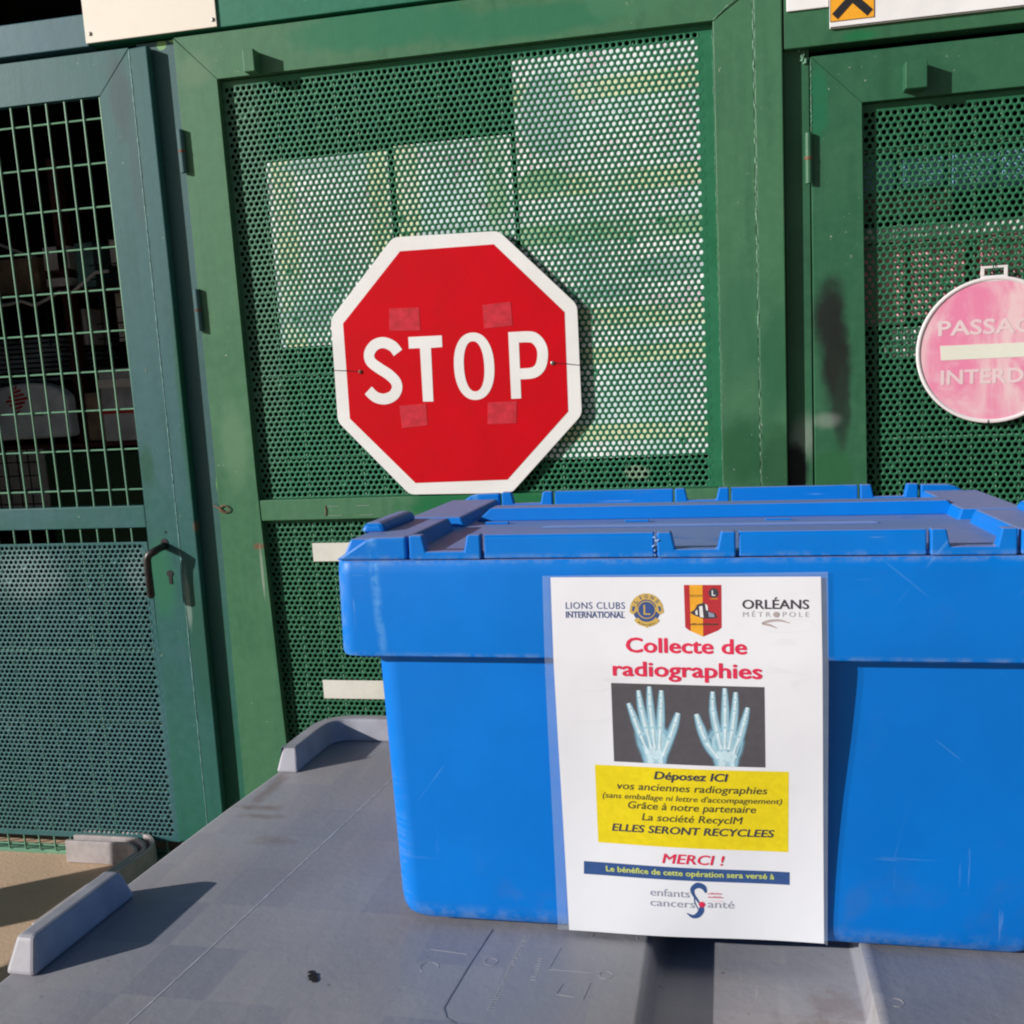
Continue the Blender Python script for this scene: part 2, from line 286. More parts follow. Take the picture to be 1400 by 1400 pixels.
class MB:
    def __init__(s): s.V = []; s.F = []
    def add(s, V, F):
        k = len(s.V); s.V += [tuple(v) for v in V]; s.F += [tuple(i + k for i in f) for f in F]; return s
    def box(s, x0, x1, y0, y1, z0, z1):
        V = [(x, y, z) for x in (x0, x1) for y in (y0, y1) for z in (z0, z1)]
        return s.add(V, [(0, 1, 3, 2), (4, 6, 7, 5), (0, 4, 5, 1), (2, 3, 7, 6), (0, 2, 6, 4), (1, 5, 7, 3)])
    def prism(s, P, y0, y1):        # polygon in x,z ; extruded in y
        n = len(P); V = [(p[0], y0, p[1]) for p in P] + [(p[0], y1, p[1]) for p in P]
        a = sum(P[i][0] * P[(i + 1) % n][1] - P[(i + 1) % n][0] * P[i][1] for i in range(n))
        f = tuple(range(n)); b = tuple(reversed(range(n, 2 * n)))
        if a < 0: F = [tuple(reversed(f)), tuple(reversed(b))] + [(i, (i + 1) % n, (i + 1) % n + n, i + n) for i in range(n)]
        else: F = [f, b] + [(i, i + n, (i + 1) % n + n, (i + 1) % n) for i in range(n)]
        return s.add(V, F)
    def tube(s, P, r, n=8, cap=True):
        P = [Vector(p) for p in P]; rs = r if isinstance(r, (list, tuple)) else [r] * len(P); k = len(s.V); u = None
        for i, p in enumerate(P):
            t = (P[min(i + 1, len(P) - 1)] - P[max(i - 1, 0)]).normalized()
            if u is None: u = t.orthogonal().normalized()
            u = (u - t * u.dot(t)).normalized(); v = t.cross(u)
            for j in range(n):
                a = 2 * math.pi * j / n; s.V.append(tuple(p + (u * math.cos(a) + v * math.sin(a)) * rs[i]))
        for i in range(len(P) - 1):
            for j in range(n):
                a = k + i * n + j; b = k + i * n + (j + 1) % n; s.F.append((a, b, b + n, a + n))
        if cap:
            s.F.append(tuple(k + j for j in reversed(range(n)))); s.F.append(tuple(k + (len(P) - 1) * n + j for j in range(n)))
        return s
    def loft(s, rings, cap0=True, cap1=True):
        k = len(s.V); n = len(rings[0])
        for r in rings: s.V += [tuple(p) for p in r]
        for i in range(len(rings) - 1):
            for j in range(n):
                a = k + i * n + j; b = k + i * n + (j + 1) % n; s.F.append((a, b, b + n, a + n))
        if cap0: s.F.append(tuple(k + j for j in reversed(range(n))))
        if cap1: s.F.append(tuple(k + (len(rings) - 1) * n + j for j in range(n)))
        return s
    def me(s, name='m'):
        me = mesh(name, s.V, s.F); bm = bmesh.new(); bm.from_mesh(me); bmesh.ops.recalc_face_normals(bm, faces=bm.faces); bm.to_mesh(me); bm.free(); return me
def box(name, d, mat, parent=None, bevel=.0015, **k): return link(name, MB().box(*d).me(name), mat, parent, bevel=bevel, **k)

def perf_sheet(name, x0, x1, z0, z1, y, mat, parent, p=.0155, r=.0053, th=.0012, b=(.01, .01, .01, .01)):
    """perforated steel: every hole is a real hole with a rim. b = plain border left, right, bottom, top"""
    gx0, gx1, gz0, gz1 = x0 + b[0], x1 - b[1], z0 + b[2], z1 - b[3]
    rs = p * .8660254; nx = int((gx1 - gx0) / p); nz = int((gz1 - gz0) / rs); Rr = p / math.sqrt(3)
    gx1 = gx0 + nx * p
    top = gz1 - Rr
    ca = [math.radians(30 + 60 * k) for k in range(6)]; ia = [math.radians(30 + 30 * k) for k in range(12)]
    cell = [(Rr * math.cos(a), 0, Rr * math.sin(a)) for a in ca] + [(r * math.cos(a), 0, r * math.sin(a)) for a in ia] + [(r * math.cos(a), th, r * math.sin(a)) for a in ia]
    F4 = []; F3 = []
    for k in range(6):
        c, c2 = k, (k + 1) % 6; i0, i1, i2 = 6 + 2 * k, 6 + 2 * k + 1, 6 + (2 * k + 2) % 12
        F4.append((c, i1, i2, c2)); F3.append((c, i0, i1))
    for k in range(12):
        F4.append((6 + k, 18 + k, 18 + (k + 1) % 12, 6 + (k + 1) % 12))
    cell = np.array(cell); cen = []; sol = []
    for j in range(nz):
        odd = j % 2; zz = top - j * rs
        cnt = nx - 1 if odd else nx
        for i in range(cnt): cen.append((gx0 + p * (.5 + i + .5 * odd), y, zz))
        if odd:
            sol.append((gx0, y, zz)); sol.append((gx1, y, zz))
    cen = np.array(cen); n = len(cen)
    rg = np.random.RandomState(int(abs(x0 * 1000) + abs(z0 * 77)) % 9999); fac = 1 + rg.normal(0, .035, (n, 1)); clog = rg.rand(n, 1) < .006; fac = np.where(clog, .45, fac)
    cc = np.repeat(cell[None], n, 0).copy(); cc[:, 6:, 0] *= fac; cc[:, 6:, 2] *= fac
    V = (cen[:, None, :] + cc).reshape(-1, 3); V[:, 1] += .0009 * np.sin(V[:, 0] * 9.3 + 1) * np.sin(V[:, 2] * 7.1); ofs = (np.arange(n) * 30)[:, None, None]
    Q = (np.array(F4)[None] + ofs).reshape(-1, 4); T = (np.array(F3)[None] + ofs).reshape(-1, 3)
    k0 = len(V); extra = []; EF = []
    for (cx, cy, cz) in sol:
        b0 = k0 + len(extra); extra += [(cx + Rr * math.cos(a), cy, cz + Rr * math.sin(a)) for a in ca]; EF.append([b0 + (5 - i) for i in range(6)])
    zb = top - (nz - 1) * rs
    yy = y + .0005                                        # plain margins, a hair behind the punched field
    for (a0, a1, c0, c1) in [(x0, gx0 + p * .12, z0, z1), (gx1 - p * .12, x1, z0, z1), (gx0 + p * .12, gx1 - p * .12, top + r * 1.02, z1), (gx0 + p * .12, gx1 - p * .12, z0, zb - r * 1.02)]:
        b0 = k0 + len(extra); extra += [(a0, yy, c0), (a1, yy, c0), (a1, yy, c1), (a0, yy, c1)]; EF.append([b0, b0 + 1, b0 + 2, b0 + 3])
    me = bpy.data.meshes.new(name); V = np.vstack([V, np.array(extra)])
    nl = Q.size + T.size + sum(len(f) for f in EF)
    me.vertices.add(len(V)); me.vertices.foreach_set('co', V.ravel()); me.loops.add(nl)
    li = np.concatenate([Q.ravel(), T.ravel(), np.array([i for f in EF for i in f])]).astype(np.int32)
    tot = np.concatenate([np.full(len(Q), 4), np.full(len(T), 3), np.array([len(f) for f in EF])]).astype(np.int32)
    me.loops.foreach_set('vertex_index', li); me.polygons.add(len(tot)); st = np.concatenate([[0], np.cumsum(tot)[:-1]]).astype(np.int32)
    me.polygons.foreach_set('loop_start', st); me.update(calc_edges=True); me.validate()
    return link(name, me, mat, parent)

def wires(parent, x0, x1, z0, z1, y, dx, dz, mat, rv=.0026, rh=.0023, xs=None, zs=None, name='wire'):
    xs = xs or [x0 + dx * (i + .5) for i in range(int((x1 - x0) / dx))]; zs = zs or [z0 + dz * (i + .5) for i in range(int((z1 - z0) / dz))]
    vm = MB().tube([(0, 0, z0), (.0008, 0, (z0 + z1) / 2), (0, 0, z1)], rv, 6).me('wire'); hm = MB().tube([(x0, 0, 0), (x1, 0, 0)], rh, 6).me('wire')
    vm.materials.append(mat); hm.materials.append(mat); L = parent.location - Vector((0, 0, H))
    for x in xs:
        o = bpy.data.objects.new(name, vm); COL.objects.link(o); o.parent = parent; tl = random.uniform(-.0016, .0016); o.rotation_euler = (0, tl, 0)
        o.location = Vector((x + random.uniform(-.0012, .0012), y + random.uniform(-.0006, .0006), 0)) - L
    for z in zs:
        o = bpy.data.objects.new(name, hm); COL.objects.link(o); o.parent = parent; o.location = Vector((0, y + .003, z + random.uniform(-.0015, .0015))) - L
def frame_bar(parent, name, P, y0, y1, mat, bevel=.002): return link(name, MB().prism(P, y0, y1).me(name), mat, parent, bevel=bevel)
def weld(parent, x, z0, z1, y, r=.0016, n=150, mat=None, lean=0):
    P = []; R_ = []
    for i in range(n):
        t = i / (n - 1); P.append((x + lean * t + random.uniform(-.0009, .0009), y, z0 + (z1 - z0) * t)); R_.append(max(.0002, r * random.uniform(.15, 1.25) * (1 if random.random() > .22 else .2)))
    return link('weld_bead', MB().tube(P, R_, 6).me('weld'), mat or M_WELD, parent, smooth=True)
def hinge(parent, x, z0, z1, y, mat):
    o = link('hinge', MB().tube([(x, y, z0), (x, y, (z0 + z1) / 2 - .001)], .0085, 12).tube([(x, y, (z0 + z1) / 2 + .001), (x, y, z1)], .0085, 12).me('hinge'), mat, parent, smooth=False)
    link('hinge_washer', MB().tube([(x, y, (z0 + z1) / 2 - .003), (x, y, (z0 + z1) / 2 + .003)], .0092, 12).me('washer'), M_RUST, o)
    return o

# ------------------------------------------------------------------ ground
g = mesh('ground', [(-900, -900, 0), (900, -900, 0), (900, 900, 0), (-900, 900, 0)], [(0, 1, 2, 3)])
go = bpy.data.objects.new('ground', g); COL.objects.link(go); g.materials.append(M_GROUND); go['kind'] = 'structure'

# ------------------------------------------------------------------ the storage cage that carries the doors
YD = 2.5                                    # front face of the doors
YP = YD + .028                              # front face of the posts
cage = empty('storage_cage', (0, 3.2, -1.40), label='green steel storage cage with dark interior behind the three gates', cat='storage cage')
box('post', (-1.455, -1.340, YP, YP + .05, -1.395, .829), M_POSTL, cage)
box('post', (.142, .199, YP, YP + .05, -1.395, .66), M_POST, cage)
box('post', (1.02, 1.09, YP, YP + .05, -1.395, .66), M_POST, cage)
box('post', (-2.85, -2.78, YP, YP + .05, -1.395, .829), M_POSTL, cage)
box('header_beam', (-2.85, -1.5745, YD + .006, YD + .06, .832, .910), M_HBLUE, cage, .002)
box('header_beam', (-1.573, .1415, YD + .004, YD + .06, .835, 1.30), M_HGRN, cage, .002)
box('header_beam', (.143, 1.6, YD + .004, YD + .06, .634, 1.30), M_HGRN2, cage, .002)
box('top_beam', (-4.5, -1.575, YD + .06, YD + .11, 1.12, 1.30), M_HGRN, cage, .002)
box('sill', (-2.85, 1.6, YD + .01, YD + .05, -1.40, -1.388), M_WIRE, cage)
box('side_panel', (-5.0, -2.86, YD + .02, YD + .03, -1.395, 1.3), M_SHTL, cage)
box('side_panel', (1.10, 3.4, YD + .02, YD + .03, -1.395, 1.3), M_SHTR, cage)
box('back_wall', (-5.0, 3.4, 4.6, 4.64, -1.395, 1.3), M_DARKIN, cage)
box('shade_floor', (-5.0, 3.4, YD + .12, 4.6, -1.397, -1.390), M_DARKIN, cage, 0)  # near-black plate added so no sunlit strip shows on the cage floor
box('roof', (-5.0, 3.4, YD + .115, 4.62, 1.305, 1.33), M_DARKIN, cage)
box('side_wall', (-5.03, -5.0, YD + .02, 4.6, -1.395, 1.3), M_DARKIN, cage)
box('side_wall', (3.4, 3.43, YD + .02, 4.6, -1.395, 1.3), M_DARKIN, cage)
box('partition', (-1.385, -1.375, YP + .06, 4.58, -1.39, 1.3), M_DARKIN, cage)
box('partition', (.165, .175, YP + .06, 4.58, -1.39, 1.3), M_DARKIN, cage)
# ragged sealant and bare mortar lumps at the top of the posts
mb = MB()
for k in range(26):
    z = .60 + .12 * random.random(); x = .183 + .012 * math.sin(k) * random.random(); s_ = random.uniform(.002, .006)
    mb.tube([(x, YP - .003, z), (x + random.uniform(-.003, .003), YP - .004, z + s_ * 2)], [s_, s_ * .4], 6)
link('paint_flake', mb.me('flake'), M_WELD, cage)

# ------------------------------------------------------------------ left door (wire above, punched sheet below)
ld = empty('cage_door', (-2.75, YD, -1.39), label='blue-green cage door with wire grid above and perforated sheet below, black handle', cat='door', group='doors of the storage cage')
y0, y1 = YD, YD + .026
frame_bar(ld, 'stile', [(-1.4605, .812), (-1.411, .814), (-1.4115, .2), (-1.416, -.5), (-1.424, -1.375), (-1.4745, -1.375), (-1.466, -.3)], y0, y1, M_LEFT, .003)
frame_bar(ld, 'stile', [(-1.556, .7075), (-1.4610, .8115), (-1.4665, -.3), (-1.4748, -1.335), (-1.570, -1.335), (-1.560, -.3)], y0 + .001, y1, M_LEFT, .0006)
frame_bar(ld, 'top_rail', [(-2.75, .7085), (-1.557, .7085), (-1.4615, .8145), (-2.75, .8145)], y0 + .0012, y1, M_LEFT, .0006)
box('middle_rail', (-2.70, -1.5625, y0 + .002, y1, -.4185, -.358), M_LEFT, ld, .002)
box('stile', (-2.75, -2.66, y0 + .0015, y1, -1.335, .707), M_LEFT, ld)
perf_sheet('perforated_sheet', -2.655, -1.5655, -1.338, -.4580, y0 + .001, M_SHTL, ld, b=(.006, .012, .010, .004))
wires(ld, -2.655, -1.558, -1.388, .706, y0 + .008, .0526, .1085, M_WIRE,
      xs=[-1.5605 - .0526 * i for i in range(21)], zs=[.655, .546, .437, .331, .222, .114, .009, -.095, -.203, -.312, -.56, -.77, -.98, -1.19, -1.372])
for i in range(21):                                     # bent wire ends below the sheet
    pass
link('sun_block_panel', MB().box(-2.655, -2.215, y0 + .016, y0 + .018, -.416, .706).me('pp'), M_SHTL, ld)  # out-of-view panel, added to keep the sun out of the left bay
for (xa, za, xb, zb) in ((-1.4609, .81, -1.4664, -.3), (-1.4664, -.3, -1.4747, -1.33)):
    P_ = []; R_ = []
    for i in range(120):
        t = i / 119; P_.append((xa + (xb - xa) * t + random.uniform(-.0004, .0004), y0 + .0005, za + (zb - za) * t)); R_.append(.0017 * random.uniform(.6, 1.15))
    link('weld_bead', MB().tube(P_, R_, 6).me('w'), M_LWELD, ld, smooth=True)
link('backing_strip', MB().prism([(-1.456, .80), (-1.469, .80), (-1.484, -1.33), (-1.468, -1.33)], y0 + .003, y0 + .012).me('bs'), M_LEFT, ld)
link('drip_mark', MB().prism([(-1.512, .0), (-1.511, .0), (-1.511, .01), (-1.512, .01)], y0 - .0002, y0).me('d'), M_STEEL, ld)
# lever handle
hp = [(-1.512, YD + .004, -.470), (-1.513, YD - .030, -.472), (-1.516, YD - .046, -.476), (-1.530, YD - .052, -.484), (-1.5375, YD - .052, -.497), (-1.5385, YD - .051, -.53), (-1.5385, YD - .050, -.598), (-1.5385, YD - .050, -.604)]
h = link('lever_handle', MB().tube(hp, [.011, .010, .0105, .0105, .0105, .0102, .0102, .007], 14).me('handle'), M_HANDLE, ld, smooth=True)
link('spindle_hole', MB().tube([(-1.512, YD - .0008, -.4605), (-1.512, YD + .001, -.4605)], .0105, 16).me('sh'), M_BLACK, ld)
link('keyhole', MB().tube([(-1.506, YD - .0008, -.548), (-1.506, YD + .001, -.548)], .0095, 16).box(-1.5105, -1.5015, YD - .0009, YD + .001, -.577, -.55).me('kh'), M_BLACK, ld)
link('screw_hole', MB().tube([(-1.506, YD - .0006, -.432), (-1.506, YD + .001, -.432)], .003, 10).me('sh2'), M_BLACK, ld)

# ------------------------------------------------------------------ centre door
c_ = empty('cage_door', (-1.336, YD, -1.39), label='large sage green centre cage door carrying the red STOP sign', cat='door', group='doors of the storage cage')
frame_bar(c_, 'stile', [(-1.336, .8228), (-1.2278, .7146), (-1.2245, -.3), (-1.2045, -1.25), (-1.2045, -1.375), (-1.351, -1.375), (-1.338, -.2)], y0, y1, M_CENT, .0006)
frame_bar(c_, 'top_rail', [(-1.3345, .8235), (.140, .8235), (.077, .770), (-.0105, .7125), (-1.227, .7145)], y0 + .0005, y1, M_CENT, .0006)
frame_bar(c_, 'stile', [(-.0115, .711), (.0768, .7675), (.0760, -1.37), (-.0135, -1.37)], y0 + .0012, y1, M_CENT)
frame_bar(c_, 'stile', [(.0775, .768), (.1405, .822), (.1375, -1.375), (.0765, -1.375)], y0, y1, M_CENT, .003)
box('backing_strip', (.068, .083, y0 + .0025, y0 + .012, -1.37, .765), M_CENT, c_, 0)
weld(c_, .0770, .765, -.40, y0 + .0008, .0021, 110)
weld(c_, -.0128, .70, -.36, y0 + .0015, .0009, 150)
mw = MB(); mw.tube([(-.010, y0 + .0004, .713), (.02, y0 + .0004, .738), (.08, y0 + .0004, .775)], [.001, .0018, .001], 6); link('weld_bead', mw.me('mw'), M_WELD, c_)
box('middle_rail', (-1.2235, -.0145, y0 + .002, y1, -.4075, -.3525), M_CENT, c_, .002)
perf_sheet('perforated_sheet', -1.226, -.012, -.3515, .712, y0 + .021, M_SHT, c_, b=(.004, .021, .004, .012))
perf_sheet('perforated_sheet', -1.222, -.012, -1.30, -.4085, y0 + .021, M_SHTR, c_, b=(.004, .014, .004, .006))
wires(c_, -1.22, -.02, -1.30, .705, y0 + .031, .0526, .1085, M_WIRE, zs=[.62 - .217 * i for i in range(9)])
box('bracket', (-1.1365, -1.1075, YD - .038, YD + .0015, .712, .764), M_CENT, c_, .002)
hinge(c_, -1.3385, .497, .602, YD - .006, M_POSTL); hinge(c_, -1.3385, .099, .206, YD - .006, M_POSTL); hinge(c_, -1.345, -1.34, -1.235, YD - .006, M_POSTL)
# eyelet and wire staple beside the rail
ring = [(-1.322 + .014 * math.cos(a), YD - .004, -.372 + .010 * math.sin(a)) for a in [i * .45 for i in range(-3, 12)]]
link('hook', MB().tube([(-1.365, YD + .024, -.362), (-1.35, YD - .006, -.362)] + ring, .0016, 8).me('hook'), M_RUST, c_, smooth=True)
mm = MB()
for sx in (0, .085):       # old glue and scratch outlines on the rail
    mm.box(-1.035 + sx, -1.000 + sx, y0 + .0012, y0 + .0024, -.3735, -.3722); mm.box(-1.030 + sx, -.992 + sx, y0 + .0012, y0 + .0024, -.3985, -.3972)
link('scratch', mm.me('scr'), M_WIREB, c_)
link('rusty_edge', MB().tube([(-1.036, y0 + .001, -.37), (-1.0355, y0 + .001, -.385), (-1.037, y0 + .001, -.398)], [.0012, .002, .001], 6).me('re'), M_RUST, c_)

# ------------------------------------------------------------------ right door
r_ = empty('cage_door', (.202, YD, -1.39), label='mid green right cage door with black spray marks and the round pink sign', cat='door', group='doors of the storage cage')
frame_bar(r_, 'stile', [(.2005, .6112), (.3088, .5036), (.318, -.36), (.320, -1.375), (.2035, -1.375)], y0, y1, M_RIGHT, .0006)
frame_bar(r_, 'top_rail', [(.2015, .6115), (1.015, .6115), (.93, .504), (.3095, .504)], y0 + .0005, y1, M_RIGHT, .0006)
frame_bar(r_, 'stile', [(.9315, .503), (1.0145, .609), (1.0145, -1.375), (.93, -1.375)], y0 + .0012, y1, M_RIGHT)
perf_sheet('perforated_sheet', .3085, .929, -1.30, .5025, y0 + .021, M_SHTR, r_, b=(.004, .012, .006, .014))
wires(r_, .315, .925, -1.30, .495, y0 + .031, .0526, .1085, M_WIRE, zs=[.40 - .217 * i for i in range(8)])
box('bracket', (.3945, .4395, YD - .036, YD + .0015, .515, .572), M_RIGHT, r_, .002)
hinge(r_, .1935, .339, .448, YD - .006, M_RIGHT); hinge(r_, .1935, -1.0, -.89, YD - .006, M_RIGHT)
weld(r_, .2005, .60, .45, y0 - .0003, .0014, 60)

# ------------------------------------------------------------------ plates and boards on the headers
def rivet(parent, x, z, y, r=.006):
    o = link('rivet', MB().tube([(x, y + .001, z), (x, y - .0015, z), (x, y - .0025, z)], [r, r * .8, r * .3], 14).me('rivet'), M_STEEL, parent, smooth=True)
    link('rivet_core', MB().tube([(x, y - .0024, z), (x, y - .0030, z)], r * .3, 8).me('rc'), M_BLACK, o); return o
pl = empty('blank_plate', (-1.394, YD, .84), label='blank cream metal plate riveted above the gap between left and centre doors', cat='plate')
box('plate', (-1.577, -1.2135, YD - .0015, YD + .0025, .8365, 1.10), M_CREAM, pl, .001)
rivet(pl, -1.562, .858, YD - .0015); rivet(pl, -1.2225, .853, YD - .0015)
p2 = box('blank_plate', (.150, .2395, YD - .001, YD + .003, .7115, 1.0), M_WBOARD, None, .001, thing_loc=(.195, YD, .71))
tag(p2, 'small blank white board left of the orange hazard square', 'plate')
hb = empty('hazard_board', (.6, YD, .665), label='white notice board with orange hazard square at top right corner', cat='sign')
box('board', (.2415, 1.0, YD - .004, YD + .003, .6645, 1.0), M_WBOARD, hb, .001)
box('board_edge', (.2425, 1.0, YD - .0046, YD - .0038, .6655, .6675), M_BLACK, hb, 0)
hz = box('hazard_square', (.2420, .3345, YD - .0052, YD - .0041, .6780, .7700), M_ORANGE, hb, 0)
k_ = MB()
for (a, b) in (((.2520, .688), (.3260, .760)), ((.3260, .688), (.2520, .760))):
    a = Vector(a); b = Vector(b); d = (b - a).normalized(); n_ = Vector((-d.y, d.x)) * .0085
    yy = YD - .0060 if b.x > a.x else YD - .0058
    k_.prism([tuple(a + n_), tuple(a - n_), tuple(b - n_), tuple(b + n_)], yy, YD - .0051)
link('hazard_cross', k_.me('x'), M_BLACK, hz)
e_ = MB()
for q in ((.2420, .3345, .6780, .6788), (.2420, .2428, .6789, .7691), (.3337, .3345, .6789, .7691), (.2420, .3345, .7692, .77)): e_.box(q[0], q[1], YD - .0056, YD - .0050, q[2], q[3])
link('hazard_border', e_.me('hb'), M_BLACK, hz)
cir = [(.655 + .04 * math.cos(a), YD - .0048, .7245 + .04 * math.sin(a)) for a in [i * math.pi / 12 for i in range(25)]]
link('round_emblem', MB().tube(cir, .006, 6).me('re'), M_NAVY, hb)

# ------------------------------------------------------------------ STOP sign
def prism(name, P, ya, yb, mat, parent, bevel=0): return link(name, MB().prism(P, ya, yb).me(name), mat, parent, bevel=bevel)
ss = empty('stop_sign', (-.665, YD, -.35), label='octagonal red STOP sign with white border wired to the centre door', cat='sign')
def roundpoly(P, r, n=5):
    out = []
    for i, p in enumerate(P):
        a = Vector(P[i - 1]); b = Vector(p); c = Vector(P[(i + 1) % len(P)]); u = (a - b).normalized() * r; v = (c - b).normalized() * r
        for k in range(n):
            t = k / (n - 1); out.append(tuple((b + u) * (1 - t) ** 2 + 2 * b * t * (1 - t) + (b + v) * t * t))
    return out
OUT = [(-.799, .2970), (-.531, .2915), (-.3475, .104), (-.3480, -.1615), (-.5355, -.3510), (-.8035, -.3475), (-.9830, -.1530), (-.9795, .1090)]
INN = [(-.7835, .2620), (-.5450, .2610), (-.3790, .0885), (-.3815, -.1520), (-.5440, -.3165), (-.7860, -.3180), (-.9495, -.1460), (-.9475, .0950)]
YS = YD + .002
prism('sign_plate', roundpoly(OUT, .014), YS, YS + .0035, M_SWHT, ss, .0008)
prism('red_field', INN, YS - .0004, YS + .0005, M_SRED, ss)
def ribbon_me(C, wd, y0, y1, cap=0):     # thick stroke in x,z
    L = []; Rr = []
    for i in range(len(C)):
        a = Vector(C[max(i - 1, 0)]); b = Vector(C[min(i + 1, len(C) - 1)]); d = (b - a).normalized(); n_ = Vector((-d.y, d.x)) * wd / 2; c = Vector(C[i]); L.append(tuple(c + n_)); Rr.append(tuple(c - n_))
    m = MB()
    for i in range(len(C) - 1): m.add([(L[i][0], y0, L[i][1]), (Rr[i][0], y0, Rr[i][1]), (Rr[i + 1][0], y0, Rr[i + 1][1]), (L[i + 1][0], y0, L[i + 1][1])], [(0, 1, 2, 3)])
    return m
def spline(P, k=6):
    out = []; P = [Vector(p) for p in P]
    for i in range(len(P) - 1):
        p0 = P[max(i - 1, 0)]; p1 = P[i]; p2 = P[i + 1]; p3 = P[min(i + 2, len(P) - 1)]
        for j in range(k):
            t = j / k; out.append(.5 * ((2 * p1) + (p2 - p0) * t + (2 * p0 - 5 * p1 + 4 * p2 - p3) * t * t + (3 * p1 - p0 - 3 * p2 + p3) * t ** 3))
    out.append(P[-1]); return [tuple(p) for p in out]
YL = YS - .0009
Sc = spline([(-.8075, .014), (-.8200, .031), (-.8440, .0415), (-.8680, .0360), (-.8835, .0170), (-.8810, -.0040), (-.8600, -.0220), (-.8370, -.0380), (-.8200, -.0560), (-.8165, -.0740), (-.8280, -.0920), (-.8520, -.1000), (-.8760, -.0935), (-.8935, -.0760)], 6)
link('letter', ribbon_me(Sc, .0275, YL, YL).me('S'), M_SWHT, ss)
prism('letter', [(-.7775, .0515), (-.6905, .0505), (-.6910, .0220), (-.7205, .0215), (-.7235, -.1120), (-.7505, -.1110), (-.7490, .0225), (-.7780, .0230)], YL, YL + .0004, M_SWHT, ss)
ov = MB(); n_ = 48; oc = (-.6125, -.0300)
V = []; 
for i in range(n_):
    a = 2 * math.pi * i / n_; ca, sa = math.cos(a), math.sin(a); q = lambda v, e: math.copysign(abs(v) ** e, v)
    V += [(oc[0] + .0515 * q(ca, .9) - .045 * 0, YL, oc[1] + .083 * q(sa, .9)), (oc[0] + .0262 * q(ca, .9), YL, oc[1] + .062 * q(sa, .9))]
ov.add(V, [(2 * i, 2 * i + 1, (2 * i + 3) % (2 * n_), (2 * i + 2) % (2 * n_)) for i in range(n_)]); link('letter', ov.me('O'), M_SWHT, ss)
pm = ribbon_me(spline([(-.520, .0350), (-.470, .0345), (-.4520, .0270), (-.4400, .0080), (-.4385, -.0150), (-.4460, -.0400), (-.4640, -.0530), (-.4980, -.0545)], 5), .0265, YL, YL)
pm.add([(-.521, YL - .0001, .0485), (-.4955, YL - .0001, .0485), (-.4975, YL - .0001, -.1145), (-.5225, YL - .0001, -.1145)], [(0, 1, 2, 3)])
link('letter', pm.me('P'), M_SWHT, ss)
for T in ([(-.822, .1245), (-.744, .1225), (-.745, .0655), (-.826, .0700)], [(-.582, .1180), (-.511, .1215), (-.509, .0640), (-.581, .0610)],
          [(-.814, -.1190), (-.743, -.1160), (-.743, -.1710), (-.811, -.1760)], [(-.583, -.1210), (-.509, -.1205), (-.513, -.1755), (-.587, -.1750)]):
    prism('tape', T, YS - .0011, YS - .0004, M_TAPE, ss)
for (x, z, x2, z2, c) in ((-.911, -.028, -.9815, -.021, M_RUST), (-.4145, -.032, -.347, -.041, M_STEEL)):
    s_ = link('screw', MB().tube([(x, YS, z), (x, YS - .003, z), (x, YS - .004, z)], [.0058, .0050, .003], 12).me('s'), c, ss, smooth=True)
    link('screw_slot', MB().tube([(x, YS - .0038, z), (x, YS - .0046, z)], .0018, 8).me('sl'), M_BLACK, s_)
    xm = (x + x2) / 2
    link('tie_wire', MB().tube([(x, YS - .0015, z), (xm, YS - .0022, (z + z2) / 2 + .001), (x2, YS - .001, z2), (x2 + (x2 - x) * .12, YD + .016, z2 - .003)], .0008, 6).me('tw'), M_HANDLE, ss)

# ------------------------------------------------------------------ font text helper (used by the signs and by the notice)
_cache = {}
def glyphs(text, spacing=1.0, bold=0.0):
    cu = bpy.data.curves.new('t', 'FONT'); cu.body = text; cu.resolution_u = 3; cu.space_character = spacing; cu.offset = bold; cu.align_x = 'LEFT'
    o = bpy.data.objects.new('t', cu); COL.objects.link(o); dg = bpy.context.evaluated_depsgraph_get(); dg.update()
    me = bpy.data.meshes.new_from_object(o.evaluated_get(dg)); V = np.array([v.co[:2] for v in me.vertices]); F = [tuple(p.vertices) for p in me.polygons]
    bpy.data.objects.remove(o); bpy.data.curves.remove(cu); bpy.data.meshes.remove(me)
    return V, F
CAP = glyphs('H')[0][:, 1].max()
def text2d(text, u0, u1, vbase, cap, shear=0, bold=0.0, spacing=1.0, slope=0):
    """vertices as (u right, v up from the baseline) fitted to the given width and cap height"""
    V, F = glyphs(text, spacing, bold); V = V.copy(); V[:, 1] = V[:, 1] / CAP * cap; mn, mx = V[:, 0].min(), V[:, 0].max()
    V[:, 0] = (V[:, 0] - mn) / (mx - mn) * ((u1 - u0) - shear * cap * .9) + u0; V[:, 0] += V[:, 1] * shear
    return V, F

